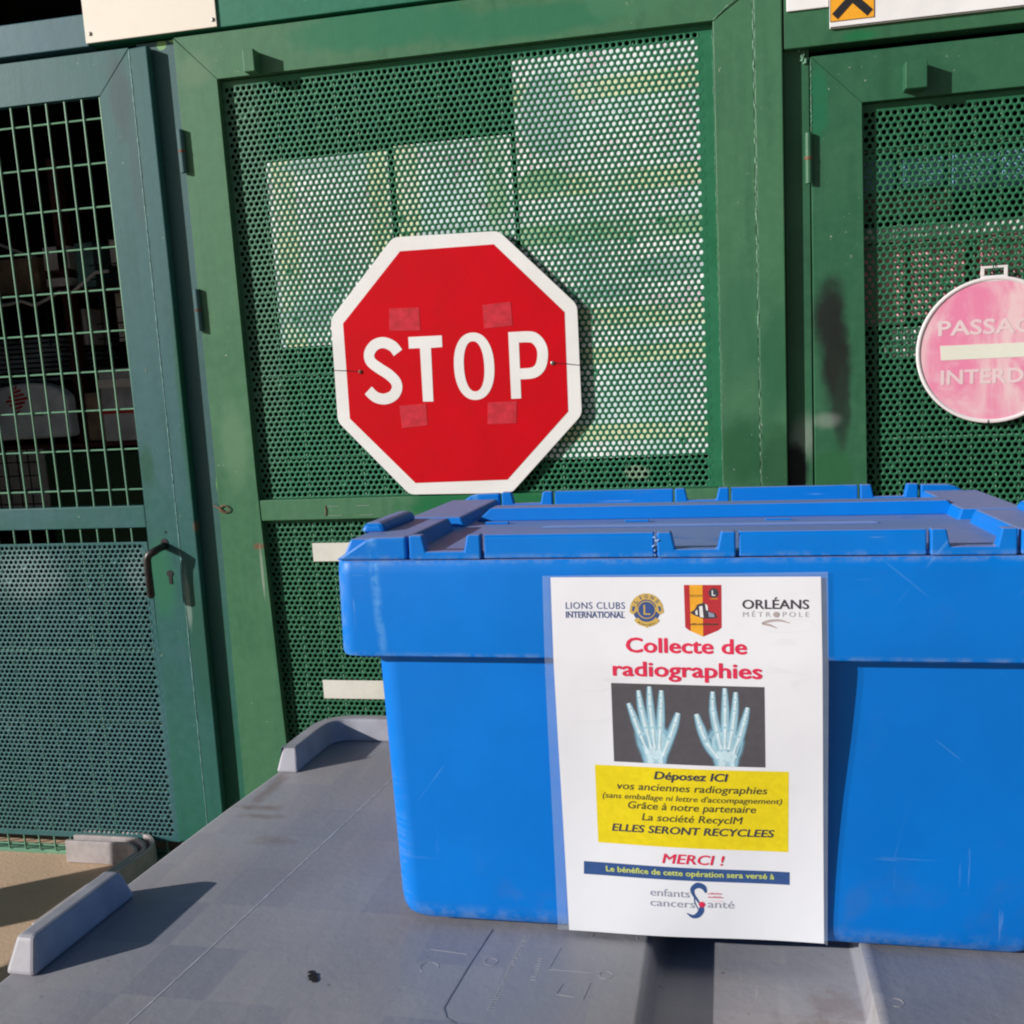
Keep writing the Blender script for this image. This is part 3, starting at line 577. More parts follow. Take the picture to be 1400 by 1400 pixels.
# ------------------------------------------------------------------ round PASSAGE INTERDIT sign
rs_ = empty('round_sign', (.589, YD, -.218), label='round faded pink sign reading PASSAGE INTERDIT hung on the right door', cat='sign')
cx, cz = .5895, -.0565
def ring_xz(r, n=64): return [(cx + r * math.cos(2 * math.pi * i / n), cz + r * math.sin(2 * math.pi * i / n)) for i in range(n)]
YR = YD + .004
hang = MB().prism([(.560, .112), (.560, .095), (.619, .095), (.619, .112)], YR, YR + .003)
prism('sign_disc', ring_xz(.1615), YR + .0005, YR + .004, M_PINK, rs_)
rg = MB(); 
prof = [(.1635, .004), (.1635, -.001), (.1615, -.0022), (.1565, -.0018), (.1545, .0006)]
V = [(cx + r * math.cos(2 * math.pi * i / 72), YR + dy, cz + r * math.sin(2 * math.pi * i / 72)) for i in range(72) for (r, dy) in prof]
rg.add(V, [(i * 5 + j, i * 5 + j + 1, ((i + 1) % 72) * 5 + j + 1, ((i + 1) % 72) * 5 + j) for i in range(72) for j in range(4)])
link('rim', rg.me('rim'), M_PWHT, rs_, smooth=True)
hg = MB(); hg.box(.5615, .6175, YR, YR + .003, .1040, .1090); hg.box(.5615, .5690, YR, YR + .003, .1092, .1245); hg.box(.6100, .6175, YR, YR + .003, .1092, .1245)
hg.box(.5615, .5865, YR, YR + .003, .1247, .1300); hg.box(.5895, .6175, YR, YR + .003, .1247, .1300); hg.prism([(.552, .096), (.628, .096), (.6175, .1038), (.5615, .1038)], YR, YR + .003)
link('hanger', hg.me('hg'), M_PWHT, rs_, bevel=.0008)
prism('bar', [(.4775, -.0405), (.7015, -.0430), (.7015, -.0740), (.4795, -.0735)], YR - .0002, YR + .0008, M_PBAR, rs_)
for (s_, u0, u1, vb, cap) in (('PASSAGE', .4730, .7060, -.0180, .0325), ('INTERDIT', .4795, .7000, -.1285, .0320)):
    V, F = text2d(s_, u0 + .001, u1 - .001, 0, cap * .97); V3 = []; F3 = []
    for i, (dx, dz) in enumerate(((-1, 0), (1, 0), (0, .8), (0, -.8), (.6, .5), (-.6, -.5))):
        V3 += [(a + dx * .0016, YR - i * .00002, vb + .0006 + b + dz * .0014 - (a - u0) * .012) for a, b in V]; F3 += [tuple(q + len(V) * i for q in f) for f in F]
    link('text_line', mesh('t', V3, F3), M_PTXT, rs_)
link('tie_wire', MB().tube([(.588, YR - .004, .118), (.590, YR - .005, .127), (.594, YR + .010, .138)], .0008, 6).me('tw'), M_HANDLE, rs_)
link('tie_wire', MB().tube([(.580, YR - .004, -.212), (.5805, YR - .003, -.219), (.581, YR + .010, -.224)], .0008, 6).me('tw'), M_HANDLE, rs_)

# ------------------------------------------------------------------ safety sheets close behind the punched sheet, and the reflective strips
YB = YD + .0228
for (nm, d, m_, lab) in (('safety_sheet', (-1.128, -.8045, .045, .506), M_PB1, 'printed white sheet behind the mesh, leftmost above the STOP sign'),
                         ('safety_sheet', (-.788, -.4935, .055, .516), M_PB2, 'printed white sheet behind the mesh, directly above the STOP sign'),
                         ('safety_sheet', (-.482, -.0400, -.272, .683), M_PB3, 'tall printed white sheet behind the mesh right of the STOP sign')):
    o = box(nm, (d[0], d[1], YB, YB + .0012, d[2], d[3]), m_, None, 0, thing_loc=((d[0] + d[1]) / 2, YB, d[2])); tag(o, lab, 'printed sheet', 'printed sheets behind the centre door')
for (d, lab) in (((-1.0905, -.30, -.5235, -.4735), 'speckled white strip on the lower mesh, just under the middle rail'), ((-1.0945, -.30, -.9055, -.8535), 'plain white strip on the lower mesh, near the bin lid corner')):
    o = box('white_strip', (d[0], d[1], YD + .0185, YD + .0205, d[2], d[3]), M_STRIP, None, .0005, thing_loc=((d[0] + d[1]) / 2, YD, d[2])); tag(o, lab, 'strip', 'white strips on the lower mesh of the centre door')

# ------------------------------------------------------------------ things inside the cage, left bay
rack = empty('storage_rack', (-2.5, 3.35, -1.39), label='dark metal rack seen through the wire grid of the left door', cat='rack')
M_RACK = flat('rack_steel', (.07, .022, .022), .6, ns=20); M_BLKW = flat('black_wire', (.012, .012, .012), .5)
M_PLAINGREY = flat('plain_grey', (.60, .56, .54), .8, ns=14, amt=.2); M_BAG = flat('white_plastic_bag', (.78, .80, .86), .35, ns=9, amt=.2, bmp=.8)
M_SHEETS = flat('folded_dark_sheets', (.16, .18, .21), .4, ns=12, amt=.5, bmp=.5); M_RED = flat('red_label', (.6, .03, .03), .5, ns=80)
for x in (-2.27, -1.72): box('rack_post', (x - .02, x + .02, 3.30, 3.34, -1.39, .75), M_RACK, rack)
for x in (-3.2,): box('rack_post', (x - .02, x + .02, 3.30, 3.34, -1.39, .75), M_RACK, rack)
for z in (.30, -.235, -.75): box('shelf', (-3.2, -1.70, 3.26, 3.9, z - .015, z), M_RACK, rack)
wires(rack, -2.62, -2.42, -.52, -.245, 3.24, .045, .05, M_BLKW, .0025, .0025)
wires(rack, -2.34, -2.24, .10, .24, 3.24, .05, .034, M_BLKW, .0025, .0025)
wires(rack, -2.13, -1.90, .10, .48, 3.24, .055, .05, M_BLKW, .0025, .0025)
def crt(lab, d, m_=M_PLAINGREY, nm='carton', cat='carton'):
    o = box(nm, d, m_, None, .004, thing_loc=((d[0] + d[1]) / 2, (d[2] + d[3]) / 2, d[4])); tag(o, lab, cat); return o
crt('grey block for the view through the rear mesh, high in the left cage bay, left of the red rack post', (-2.345, -2.245, 3.30, 3.5, .375, .455))  # these grey blocks stand in for the view out through the rear mesh
crt('flat grey stand-in block under the high one in the left cage bay', (-2.330, -2.240, 3.28, 3.5, .315, .345))
crt('grey block for the view through the rear mesh, behind black wire basket, middle of the left cage bay', (-2.330, -2.250, 3.36, 3.5, .11, .24))
crt('grey block for the view through the rear mesh, beside the door stile, high in the left cage bay', (-2.125, -1.95, 3.36, 3.5, .38, .47))
crt('grey block for the view through the rear mesh, behind wire grid beside the door stile, middle height', (-2.125, -1.95, 3.36, 3.5, .115, .29))
crt('grey block for the view through the rear mesh, behind black wire basket, low in the left cage bay', (-2.66, -2.44, 3.30, 3.5, -.50, -.245))
M_MUDW = flat('dusty_white_carton', (.46, .46, .48), .8, ns=10, amt=.3)
wb = empty('white_box', (-2.05, 3.25, -.235), label='white box with a red line beside the left door stile', cat='box')
box('body', (-2.13, -1.93, 3.22, 3.45, -.23, .02), M_MUDW, wb, .004); box('red_line', (-2.13, -1.93, 3.2185, 3.2195, -.135, -.122), M_RED, wb, 0); box('lid', (-2.133, -1.927, 3.215, 3.45, -.045, -.015), M_PLAINGREY, wb, .002)
bgm = MB(); P = [(-2.64, -.215), (-2.63, -.03), (-2.50, -.012), (-2.41, -.018), (-2.36, -.035), (-2.322, -.065), (-2.318, -.21)]
bgm.prism([(a * .97, b * .985) for a, b in P], 3.20, 3.26)
bag = empty('plastic_sack', (-2.48, 3.22, -.235), label='white plastic sack with a red striped diamond on the rack shelf', cat='sack')
o = link('sack', bgm.me('bag'), M_BAG, bag, bevel=.012, seg=3)
dm = MB()
for i in range(7):
    t = -.042 + i * .014; hw = .045 - abs(t) * .9
    dm.prism([(-2.446 - hw, -.075 + t - .004), (-2.446 + hw, -.075 + t + .006), (-2.446 + hw * .95, -.075 + t + .014), (-2.446 - hw * .95, -.075 + t + .004)], 3.1975, 3.1985)
link('red_diamond', dm.me('dm'), M_RED, bag)
mk = MB()
for i in range(6): mk.prism([(-2.385 + i * .007, -.128), (-2.381 + i * .007, -.128), (-2.380 + i * .007, -.119), (-2.384 + i * .007, -.119)], 3.1975, 3.1985)
link('small_print', mk.me('mk'), M_BLACK, bag)
sh = MB()
for i in range(9):
    z = -.01 + i * .017; sh.box(-2.66 - .01 * random.random(), -2.27 - .04 * random.random(), 3.24 + .02 * random.random(), 3.6, z, z + .012)
o = link('folded_sheets', sh.me('sh'), M_SHEETS, None, bevel=.003, thing_loc=(-2.46, 3.4, -.01)); tag(o, 'pile of dark folded plastic sheets on top of the white sack', 'plastic sheets')
o = crt('dark green crate low in the left cage bay', (-2.40, -2.02, 3.25, 3.6, -.74, -.27), flat('dark_green_plastic', (.015, .06, .025), .5), 'plastic_crate', 'crate')

M_MUD = flat('brown_fibreboard', (.28, .19, .13), .8, ns=18, amt=.3); M_TEAL = flat('faded_teal_plastic', (.10, .22, .22), .5, ns=18, amt=.3)
crt('brown fibreboard box on the top rack shelf, above the grey blocks', (-2.62, -2.40, 3.34, 3.7, .305, .43), M_MUD)
crt('faded teal crate in the left cage bay between the rack posts', (-2.22, -2.15, 3.30, 3.6, .305, .46), M_TEAL, 'plastic_crate', 'crate')
crt('brown box beside the white box with the red line', (-2.235, -2.15, 3.28, 3.6, -.23, -.06), M_MUD)
crt('dark teal box far left on the middle rack shelf', (-2.80, -2.58, 3.30, 3.6, -.22, .10), M_TEAL, 'plastic_crate', 'crate')
cb = MB(); cb.tube([tuple((-2.75 + i * .05, 3.23, .36 - .10 * math.sin(i / 14 * math.pi) + .012 * math.sin(i * 2.1))) for i in range(15)], .006, 7)
o = link('cable', cb.me('cable'), M_PLAINGREY, None, smooth=True, thing_loc=(-2.4, 3.23, .3)); tag(o, 'grey cable sagging across the rack in the left cage bay', 'cable')
# right bay: cartons stacked close behind the punched sheet
M_RB = flat('blue_carton', (.22, .45, .62), .5, ns=30, amt=.4); M_RW = flat('white_carton', (.85, .85, .85), .5, ns=30); M_RP = flat('red_pink_carton', (.80, .38, .40), .5, ns=22, amt=.4)
M_RK = flat('brown_carton', (.20, .14, .11), .6, ns=20, amt=.4)
xx = .30
for i in range(5):
    xn = xx + .105; o = crt(['first', 'second', 'third', 'fourth', 'fifth'][i] + ' blue packet from the left on the top row behind the right door', (xx, xn - .020, 2.548, 2.75, .318 + .004 * (i % 2), .385), M_RB, 'packet', 'packet'); o['group'] = 'blue packets behind the right door'; xx = xn
crt('brown carton under the blue packets behind the right door', (.29, .52, 2.60, 2.75, .265, .316), M_RK)
crt('long white packet above the red cartons behind the right door', (.29, .86, 2.542, 2.75, .200, .236), M_RW, 'packet', 'packet')
xx = .295
for i in range(5):
    o = crt(['first', 'second', 'third', 'fourth', 'fifth'][i] + ' red carton from the left behind the right door', (xx, xx + .115, 2.546, 2.75, .012 + .012 * (i % 2), .196), M_RP); o['group'] = 'red cartons behind the right door'; xx += .128 if i != 1 else .150
crt('small white packet under the red cartons, left of the round sign', (.378, .47, 2.545, 2.7, -.062, .006), M_RW, 'packet', 'packet')
wires(cage, .30, .90, -.4, .40, 2.80, .1, .1, M_BLKW, .003, .003, name='shelf_wire')

# ------------------------------------------------------------------ stack of trays on the ground by the left door
M_TRD = M_TRAY
for i in range(3):
    t_ = empty('tray', (-1.80, 2.50, -1.398 + i * .0), label=['outermost and tallest of the three nested grey tray rims beside the left door', 'middle one of the three nested grey tray rims beside the left door', 'innermost front one of the three nested grey tray rims beside the left door'][i], cat='tray', group='nested grey trays on the ground')
    o_ = .022 * (2 - i); zt = -1.332 + .006 * (2 - i)
    path = [(-1.915 + o_ * .6, 2.462 + o_), (-1.74, 2.462 + o_), (-1.700 + o_ * .5, 2.452 + o_), (-1.672 + o_ * .9, 2.425 + o_ * .6), (-1.672 + o_, 2.39), (-1.70 + o_, 2.22), (-1.72 + o_, 2.05)]
    pts = spline([(a, b) for a, b in path], 4); m = MB(); rings = []
    for k, (a, b) in enumerate(pts):
        p0 = Vector(pts[max(k - 1, 0)]); p1 = Vector(pts[min(k + 1, len(pts) - 1)]); d = (p1 - p0).normalized(); nn = Vector((-d.y, d.x))
        rings.append([(a - nn.x * .000, b - nn.y * .000, -1.398), (a + nn.x * .003, b + nn.y * .003, zt), (a + nn.x * .014, b + nn.y * .014, zt), (a + nn.x * .017, b + nn.y * .017, -1.398)])
    m.loft(rings); link('rim', m.me('tr'), M_TRAY, t_, bevel=.002)
    if i == 2:
        m = MB().prism([(-1.90, -1.397), (-1.72, -1.397), (-1.72, -1.393), (-1.90, -1.393)], 2.05, 2.44)
bo = empty('bollard', (-2.76, 1.71, -1.40), label='round grey concrete bollard standing left of the bins', cat='bollard')
link('shaft', MB().tube([(-2.76, 1.71, -1.40), (-2.76, 1.71, -.88), (-2.76, 1.71, -.86), (-2.76, 1.71, -.85)], [.115, .115, .10, .06], 24).me('b'), M_CONC, bo, smooth=True)
link('base_ring', MB().tube([(-2.76, 1.71, -1.399), (-2.76, 1.71, -1.37)], .14, 24).me('b'), M_CONC, bo)

# ------------------------------------------------------------------ wheeled bin whose grey lid fills the foreground
TILT = math.radians(-2.84)
def make_bin(loc, lab, detail=True):
    root = empty('wheeled_bin', (loc[0], loc[1], -1.40), label=lab, cat='bin', group='grey wheeled bins')
    lid = bpy.data.objects.new('lid', None)
    top = -.5085; z0 = top + 1.40
    def place(name, me, mat, parent=root, smooth=False, bevel=0, seg=2):
        o = bpy.data.objects.new(name, me); COL.objects.link(o); me.materials.append(mat); o.parent = parent
        if parent is root: o.location = (0, 0, z0); o.rotation_euler = (TILT, 0, 0)
        if smooth: me.polygons.foreach_set('use_smooth', [True] * len(me.polygons))
        if bevel: m = o.modifiers.new('bevel', 'BEVEL'); m.width = bevel; m.segments = seg; m.limit_method = 'ANGLE'; m.angle_limit = math.radians(30)
        return o
    # lid surface: stations along y with the left edge, x profile with the shallow centre channel
    ys = [(-.34, -.60, .70), (-.335, -.612, .712), (-.30, -.618, .716), (-.10, -.617, .716), (.15, -.606, .712), (.26, -.600, .708), (.39, -.590, .70), (.47, -.583, .692), (.52, -.572, .68), (.54, -.560, .67), (.552, -.545, .66)]
    xs = [-.0800, -.0765, -.073, -.069, -.064, -.058, .094, .0965, .098, .1000, .1030, .108, .114]
    zs = [0, -.0008, -.004, -.018, -.0215, -.0225, -.0225, -.021, -.012, .0010, .0022, .0018, .0]
    V = []; 
    for (y, xl, xr) in ys:
        row = [(xl, -.030), (xl + .0005, -.006), (xl + .0025, -.0015), (xl + .007, 0)] + [(xl + .007 + (-.08 - xl - .007) * t, 0) for t in (.2, .4, .6, .8)]
        k = 1 if y < .35 else max(0, (.42 - y) / .07)
        row += [(a, b * k) for a, b in zip(xs, zs)] + [(.114 + (xr - .114) * t, 0) for t in (.25, .5, .75)] + [(xr - .007, 0), (xr - .0025, -.0015), (xr - .0005, -.006), (xr, -.030)]
        V.append([(a, y, b) for a, b in row])
    first = [(a, ys[0][0] - .004, -.03) for (a, b, c) in V[0]]; last = [(a, ys[-1][0] + .003, -.006 if -.53 < a < .65 else -.03) for (a, b, c) in V[-1]]; last2 = [(a, b, -.03) for (a, b, c) in last]
    V = [first] + V + [last, last2]; n = len(V[0])
    F = [(i * n + j, i * n + j + 1, (i + 1) * n + j + 1, (i + 1) * n + j) for i in range(len(V) - 1) for j in range(n - 1)]
    me = mesh('lid', [p for r in V for p in r], F)
    lo = place('lid', me, M_GREY, smooth=True)
    es = lo.modifiers.new('es', 'EDGE_SPLIT'); es.split_angle = math.radians(50)
    def sub(name, m, mat, **k):
        o = bpy.data.objects.new(name, m); COL.objects.link(o); m.materials.append(mat); o.parent = lo
        if k.get('smooth'): m.polygons.foreach_set('use_smooth', [True] * len(m.polygons))
        if k.get('bevel'): q = o.modifiers.new('bevel', 'BEVEL'); q.width = k['bevel']; q.segments = 3; q.limit_method = 'ANGLE'; q.angle_limit = math.radians(30)
        return o
    def ridge(path, wb, wt, h, taper=.012):
        pts = [Vector(p) for p in path]; rings = []
        for k, p in enumerate(pts):
            d = (pts[min(k + 1, len(pts) - 1)] - pts[max(k - 1, 0)]).normalized(); nn = Vector((-d.y, d.x)); e = d * (taper if k == 0 else -taper if k == len(pts) - 1 else 0)
            q = p + e; rings.append([(*(p + nn * wb / 2), 0), (*(q + nn * wt / 2), h), (*(q - nn * wt / 2), h), (*(p - nn * wb / 2), 0)])
        return MB().loft(rings).me('ridge')
    sub('grip_ridge', ridge([(-.6025, -.104), (-.598, .044)], .031, .019, .031), M_GREYL, bevel=.0045)
    cr = spline([(-.5745, .382), (-.574, .43), (-.573, .475), (-.569, .500), (-.556, .517), (-.535, .524), (-.49, .525)], 5) + [(-.2, .525), (.2, .525), (.60, .525), (.64, .515)]
    sub('back_ridge', ridge(cr, .030, .019, .031), M_GREYL, bevel=.0045)
    sub('grip_ridge', ridge([(.700, -.104), (.697, .044)], .031, .019, .031), M_GREYL, bevel=.0045)
    if detail:
        sub('seam', MB().loft([[(x - .0007, y, -.0005), (x - .0006, y, .00025), (x + .0006, y, .00025), (x + .0007, y, -.0005)] for x, y in ((-.487, -.30), (-.469, -.16), (-.452, .04), (-.436, .25), (-.425, .40))]).me('seam'), M_SEAM)
        e = MB()
        def ln(P, w_=.0009, h=.0006):
            for a, b in zip(P[:-1], P[1:]):
                a = Vector(a); b = Vector(b); d = (b - a); 
                if d.length < 1e-6: continue
                d.normalize(); nn = Vector((-d.y, d.x)) * w_
                e.loft([[(*(a + nn), -.0004), (*(a), h * .6), (*(a - nn), -.0004)], [(*(b + nn), -.0004), (*(b), h * .6), (*(b - nn), -.0004)]])
        random.seed(3)
        for i in range(34):       # raised moulding text, too worn to read
            t = i / 33; x = -.186 + (-.193 + .186) * t; y = .015 + (-.097 - .015) * t; hgt = random.choice((.003, .0045, .0045)); ln([(x, y), (x + hgt, y + .0004)], .0006, .0005)
            if random.random() > .4: ln([(x + hgt * .5, y), (x + hgt * .5, y + .0022)], .0005, .0005)
        for i in range(9): ln([(-.168 + random.uniform(0, .003), -.02 - i * .004), (-.163, -.02 - i * .004)], .0006, .0005)
        for (cx, cy, r) in ((-.107, -.038, .0055), (.116, -.047, .0055), (-.205, -.03, .0055), (-.106, .02, .02), (-.255, -.045, .008)):
            ln([(cx + r * math.cos(a), cy + r * math.sin(a)) for a in [k * .5236 * (.75 if r > .01 else 1) for k in range(9 if r > .006 else 13)]], .0007, .0005)
        ln([(-.150, .0), (-.155, -.035), (-.120, -.036)], .0007, .0005); ln([(-.140, -.055), (-.143, -.07), (-.128, -.072)], .0007); ln([(-.118, -.05), (-.121, -.075)], .0007)
        ln([(-.262, -.017), (-.228, -.021)], .0012, .0007)
        sub('moulded_mark', e.me('e'), M_GREY)['kind'] = 'stuff'
        gme = MB(); P = [(-.216, .022), (-.222, -.03), (-.2265, -.085), (-.2275, -.100), (-.222, -.112), (-.213, -.118)]
        for a, b in zip(P[:-1], P[1:]):
            a = Vector(a); b = Vector(b); nn = Vector((-(b - a).y, (b - a).x)).normalized() * .0006; gme.add([(*(a + nn), .0004), (*(a - nn), .0004), (*(b - nn), .0004), (*(b + nn), .0004)], [(0, 1, 2, 3)])
        sub('groove', gme.me('g'), M_GROOVE)
        bl = MB(); random.seed(11)
        for (px, py, r) in ((-.3490, -.070, .0040), (-.3525, -.0655, .0026), (-.3465, -.0745, .0042), (-.3440, -.0775, .0026), (-.3520, -.0705, .0014)):
            bl.add([(px + r * random.uniform(.75, 1.15) * math.cos(a), py + r * random.uniform(.8, 1.2) * math.sin(a), .0006 + r * .05) for a in [k * math.pi / 6 for k in range(12)]], [tuple(range(12))])
        sub('black_splotch', bl.me('bl'), M_BLOT)
    # body and wheels under the lid
    def rr(x0, x1, y0_, y1_, z, r=.05, n=4):
        out = []
        for (cx, cy, a0) in ((x1 - r, y1_ - r, 0), (x0 + r, y1_ - r, 90), (x0 + r, y0_ + r, 180), (x1 - r, y0_ + r, 270)):
            for k in range(n + 1):
                a = math.radians(a0 + 90 * k / n); out.append((cx + r * math.cos(a), cy + r * math.sin(a), z))
        return out
    b = MB().loft([rr(-.44, .54, -.20, .36, .10), rr(-.55, .65, -.29, .48, z0 - .06), rr(-.575, .675, -.31, .50, z0 - .055), rr(-.575, .675, -.31, .50, z0 - .034)])
    me = b.me('body'); o = bpy.data.objects.new('body', me); COL.objects.link(o); me.materials.append(M_BINB); o.parent = root
    for (x, y) in ((-.38, -.14), (.48, -.14), (-.38, .30), (.48, .30)):
        me = MB().tube([(x - .02, y, .08), (x - .017, y, .08), (x + .017, y, .08), (x + .02, y, .08)], [.07, .08, .08, .07], 20).box(x - .028, x + .028, y - .015, y + .015, .07, .155).me('wheel')
        o = bpy.data.objects.new('wheel', me); COL.objects.link(o); me.materials.append(M_HANDLE); o.parent = root
    return root
b1 = make_bin((0, .8), 'grey lidded wheeled bin in front with the blue crate standing on its lid')
b2 = make_bin((-2.44, .747), 'grey lidded wheeled bin further left, past the grip ridge of the front bin', False)
b2.scale.z = .65

# ------------------------------------------------------------------ blue crate
a_, b_, c2 = .0107, .00741, -.0496
RB = Matrix.Rotation(a_, 4, 'Z') @ Matrix.Rotation(b_, 4, 'Y') @ Matrix.Rotation(c2, 4, 'X')
crate = empty('lidded_crate', (-.02869, .79419, -.50351), label='blue plastic lidded crate with a laminated notice on its front', cat='crate')
crate.rotation_euler = RB.to_euler()
def cpart(name, m, mat=M_CRATE, parent=crate, bevel=.002, seg=2, smooth=False):
    me = m.me(name) if isinstance(m, MB) else m; o = bpy.data.objects.new(name, me); COL.objects.link(o); me.materials.append(mat); o.parent = parent
    if smooth: me.polygons.foreach_set('use_smooth', [True] * len(me.polygons))
    if bevel: q = o.modifiers.new('bevel', 'BEVEL'); q.width = bevel; q.segments = seg; q.limit_method = 'ANGLE'; q.angle_limit = math.radians(30)
    return o
def rrect(ix, iy0, iy1, z, r, n=6):
    out = []; x0, x1, ya, yb = -.3 + ix, .3 - ix, iy0, .4 - iy1
    for (cx, cy, a0) in ((x1 - r, yb - r, 0), (x0 + r, yb - r, 90), (x0 + r, ya + r, 180), (x1 - r, ya + r, 270)):
        for k in range(n + 1):
            a = math.radians(a0 + 90 * k / n); out.append((cx + r * math.cos(a), cy + r * math.sin(a), z))
    return out
def sm(o, deg=40):
    o.data.polygons.foreach_set('use_smooth', [True] * len(o.data.polygons)); q = o.modifiers.new('es', 'EDGE_SPLIT'); q.split_angle = math.radians(deg); return o
body = MB().loft([rrect(.044, .042, .05, .0004, .018), rrect(.035, .0350, .045, .0008, .020), rrect(.0290, .0320, .040, .0045, .021), rrect(.0262, .0305, .037, .011, .022), rrect(.0252, .0295, .036, .020, .022), rrect(.0205, .0140, .02, .262, .022)])
sm(cpart('body', body, bevel=0))
skirt = MB().loft([rrect(.034, .0135, .02, .2515, .022), rrect(.004, .003, .003, .2500, .018), rrect(-.0048, .0010, .001, .2515, .016), rrect(-.0058, .0002, .0, .255, .016), rrect(-.0060, .0, .0, .322, .016), rrect(-.0056, .0004, .0004, .3315, .016), rrect(-.0040, .0018, .0018, .3335, .015), rrect(-.0015, .004, .004, .3338, .014)], cap0=False)
sm(cpart('rim_band', skirt, bevel=0))
lid = bpy.data.objects.new('lid', None)
lidp = cpart('lid', MB().box(-.298, .298, .006, .394, .3342, .3385), bevel=.001)
def lpart(name, m, bevel=.0014, **k): return cpart(name, m, M_CRATE, lidp, bevel, **k)
YF = .0015
def along(y_a, y_b):     # rim pieces of the front (y_a < y_b) and the back
    for cx in (-.207, 0, .207):
        hw = .0308
        lpart('lug', MB().prism([(cx - hw, .3343), (cx + hw, .3343), (cx + hw, .3548), (cx + .0195, .3548), (cx + .0165, .3410), (cx - .0165, .3410), (cx - .0195, .3548), (cx - hw, .3548)], y_a, y_b))
    for (a, b) in ((-.1735, -.0335), (.0335, .1735)):
        lpart('edge_bar', MB().loft([[(a, y_a + .0015, .3347), (b, y_a + .0015, .3347), (b, y_b, .3347), (a, y_b, .3347)], [(a, y_a + .0025, .352), (b, y_a + .0025, .352), (b, y_b, .352), (a, y_b, .352)], [(a, y_a + .005, .3545), (b, y_a + .005, .3545), (b, y_b, .3545), (a, y_b, .3545)]]), .001)
    for s in (-1, 1):
        lpart('corner_wedge', MB().prism([(s * .3045, .3342), (s * .2405, .3342), (s * .2405, .3538), (s * .270, .3532), (s * .277, .3512)], y_a + .0008, y_b), .0022)
along(.0010, .0125); along(.3875, .399)
for s in (-1, 1):
    # side shelves (x), with the outer humps and the notch half-way
    def sx(a, b): return (min(s * a, s * b), max(s * a, s * b))
    def slab(name, a, b, ya, yb, z, za=.3342, sl=.006, bev=.002):
        x0, x1 = sx(a, b); i0 = .001 if s < 0 else sl; i1 = sl if s < 0 else .001
        return lpart(name, MB().loft([[(x0, ya, za), (x1, ya, za), (x1, yb, za), (x0, yb, za)], [(x0 + (i0 if s > 0 else sl * 1.2), ya + .003, z), (x1 - (i1 if s < 0 else sl * 1.2), ya + .003, z), (x1 - (i1 if s < 0 else sl * 1.2), yb - .003, z), (x0 + (i0 if s > 0 else sl * 1.2), yb - .003, z)]]), bev)
    slab('side_shelf', .302, .2395, .0130, .168, .3505)
    slab('side_shelf', .302, .2335, .186, .372, .3485)
    slab('side_hump', .3030, .2780, .062, .165, .3590, .3500, .004, .004)
lpart('centre_ridge', MB().loft([[(-.233, .2305, .3386), (.250, .2305, .3386), (.250, .268, .3386), (-.233, .268, .3386)], [(-.218, .2335, .3520), (.236, .2335, .3520), (.236, .264, .3520), (-.218, .264, .3520)]]), .0012)
lpart('channel_lip', MB().loft([[(-.155, .165, .3386), (.165, .165, .3386), (.150, .188, .3386), (-.14, .188, .3386)], [(-.150, .170, .3408), (.160, .170, .3408), (.147, .184, .3408), (-.137, .184, .3408)]]), .0008)
for (x, y) in ((-.205, .205), (-.062, .205), (.075, .2)): lpart('slot', MB().box(x - .012, x + .012, y - .002, y + .002, .3386, .3412), .0005)
# white chipped plastic where a hinge clip has snapped
mb = MB(); random.seed(5)
for k in range(7): x = -.0325 + random.uniform(-.002, .002); z = .336 + random.uniform(0, .016); mb.tube([(x, .0008, z), (x + random.uniform(-.002, .002), .0002, z + .0015)], [.0008, .0003], 5)
cpart('chip', mb, flat('stress_white', (.22, .38, .66), .5), lidp, 0)

# ------------------------------------------------------------------ laminated notice (its own thing, taped to the crate's front)
notice = empty('notice', (-.02869, .79419, -.50351), label='laminated white notice asking for old X-ray films, taped to the blue crate', cat='notice')
notice.rotation_euler = crate.rotation_euler
DR = Vector((0, .0295, -.249)).normalized(); NR = Vector((0, -.249, -.0295)).normalized()
def uv(u, v, off=0.):
    """u, v in millimetres on the sheet (v down from its top edge) -> crate coordinates; the sheet folds below the rim band"""
    u /= 1000; v /= 1000; off *= .4; wv = .0011 * math.sin(u * 34 + v * 9) * min(1, max(0, (v - .08) * 10))
    if v <= .0705: return (u, -.0026 - off, .3195 - v)
    t = v - .0705; p = Vector((u, -.0026, .249)) + DR * t + NR * (off + wv + .0004 * math.sin(t * 28)); return tuple(p)
def sheet(name, c, off, mat, nv=26, nu=6):     # corners TL TR BR BL in mm
    TL, TR, BR, BL = [Vector(q) for q in c]; V = []
    vs = sorted(set([i / nv for i in range(nv + 1)]))
    for t in vs:
        a = TL.lerp(BL, t); b = TR.lerp(BR, t)
        for k in range(nu + 1):
            p = a.lerp(b, k / nu); V.append(uv(p.x, p.y, off))
    n = nu + 1; F = [(i * n + j, (i + 1) * n + j, (i + 1) * n + j + 1, i * n + j + 1) for i in range(len(vs) - 1) for j in range(nu)]
    return npart(name, mesh(name, V, F), mat)
def npart(name, me, mat, parent=notice):
    o = bpy.data.objects.new(name, me); COL.objects.link(o); me.materials.append(mat); o.parent = parent; return o
pap = sheet('paper', [(-117.6, 0), (95.0, .4), (98.4, 318.5), (-117.0, 321.5)], .0002, M_PAPER, 60, 32)
pap.data.polygons.foreach_set('use_smooth', [True] * len(pap.data.polygons))
for q in ([(-124.3, -1.2), (-117.7, 0), (-117.1, 321.5), (-127.0, 321.8)], [(95.1, .4), (100.2, -3.2), (101.2, 320.0), (98.5, 318.5)]):
    sheet('laminate_margin', q, .0003, M_FILM, 60, 2)
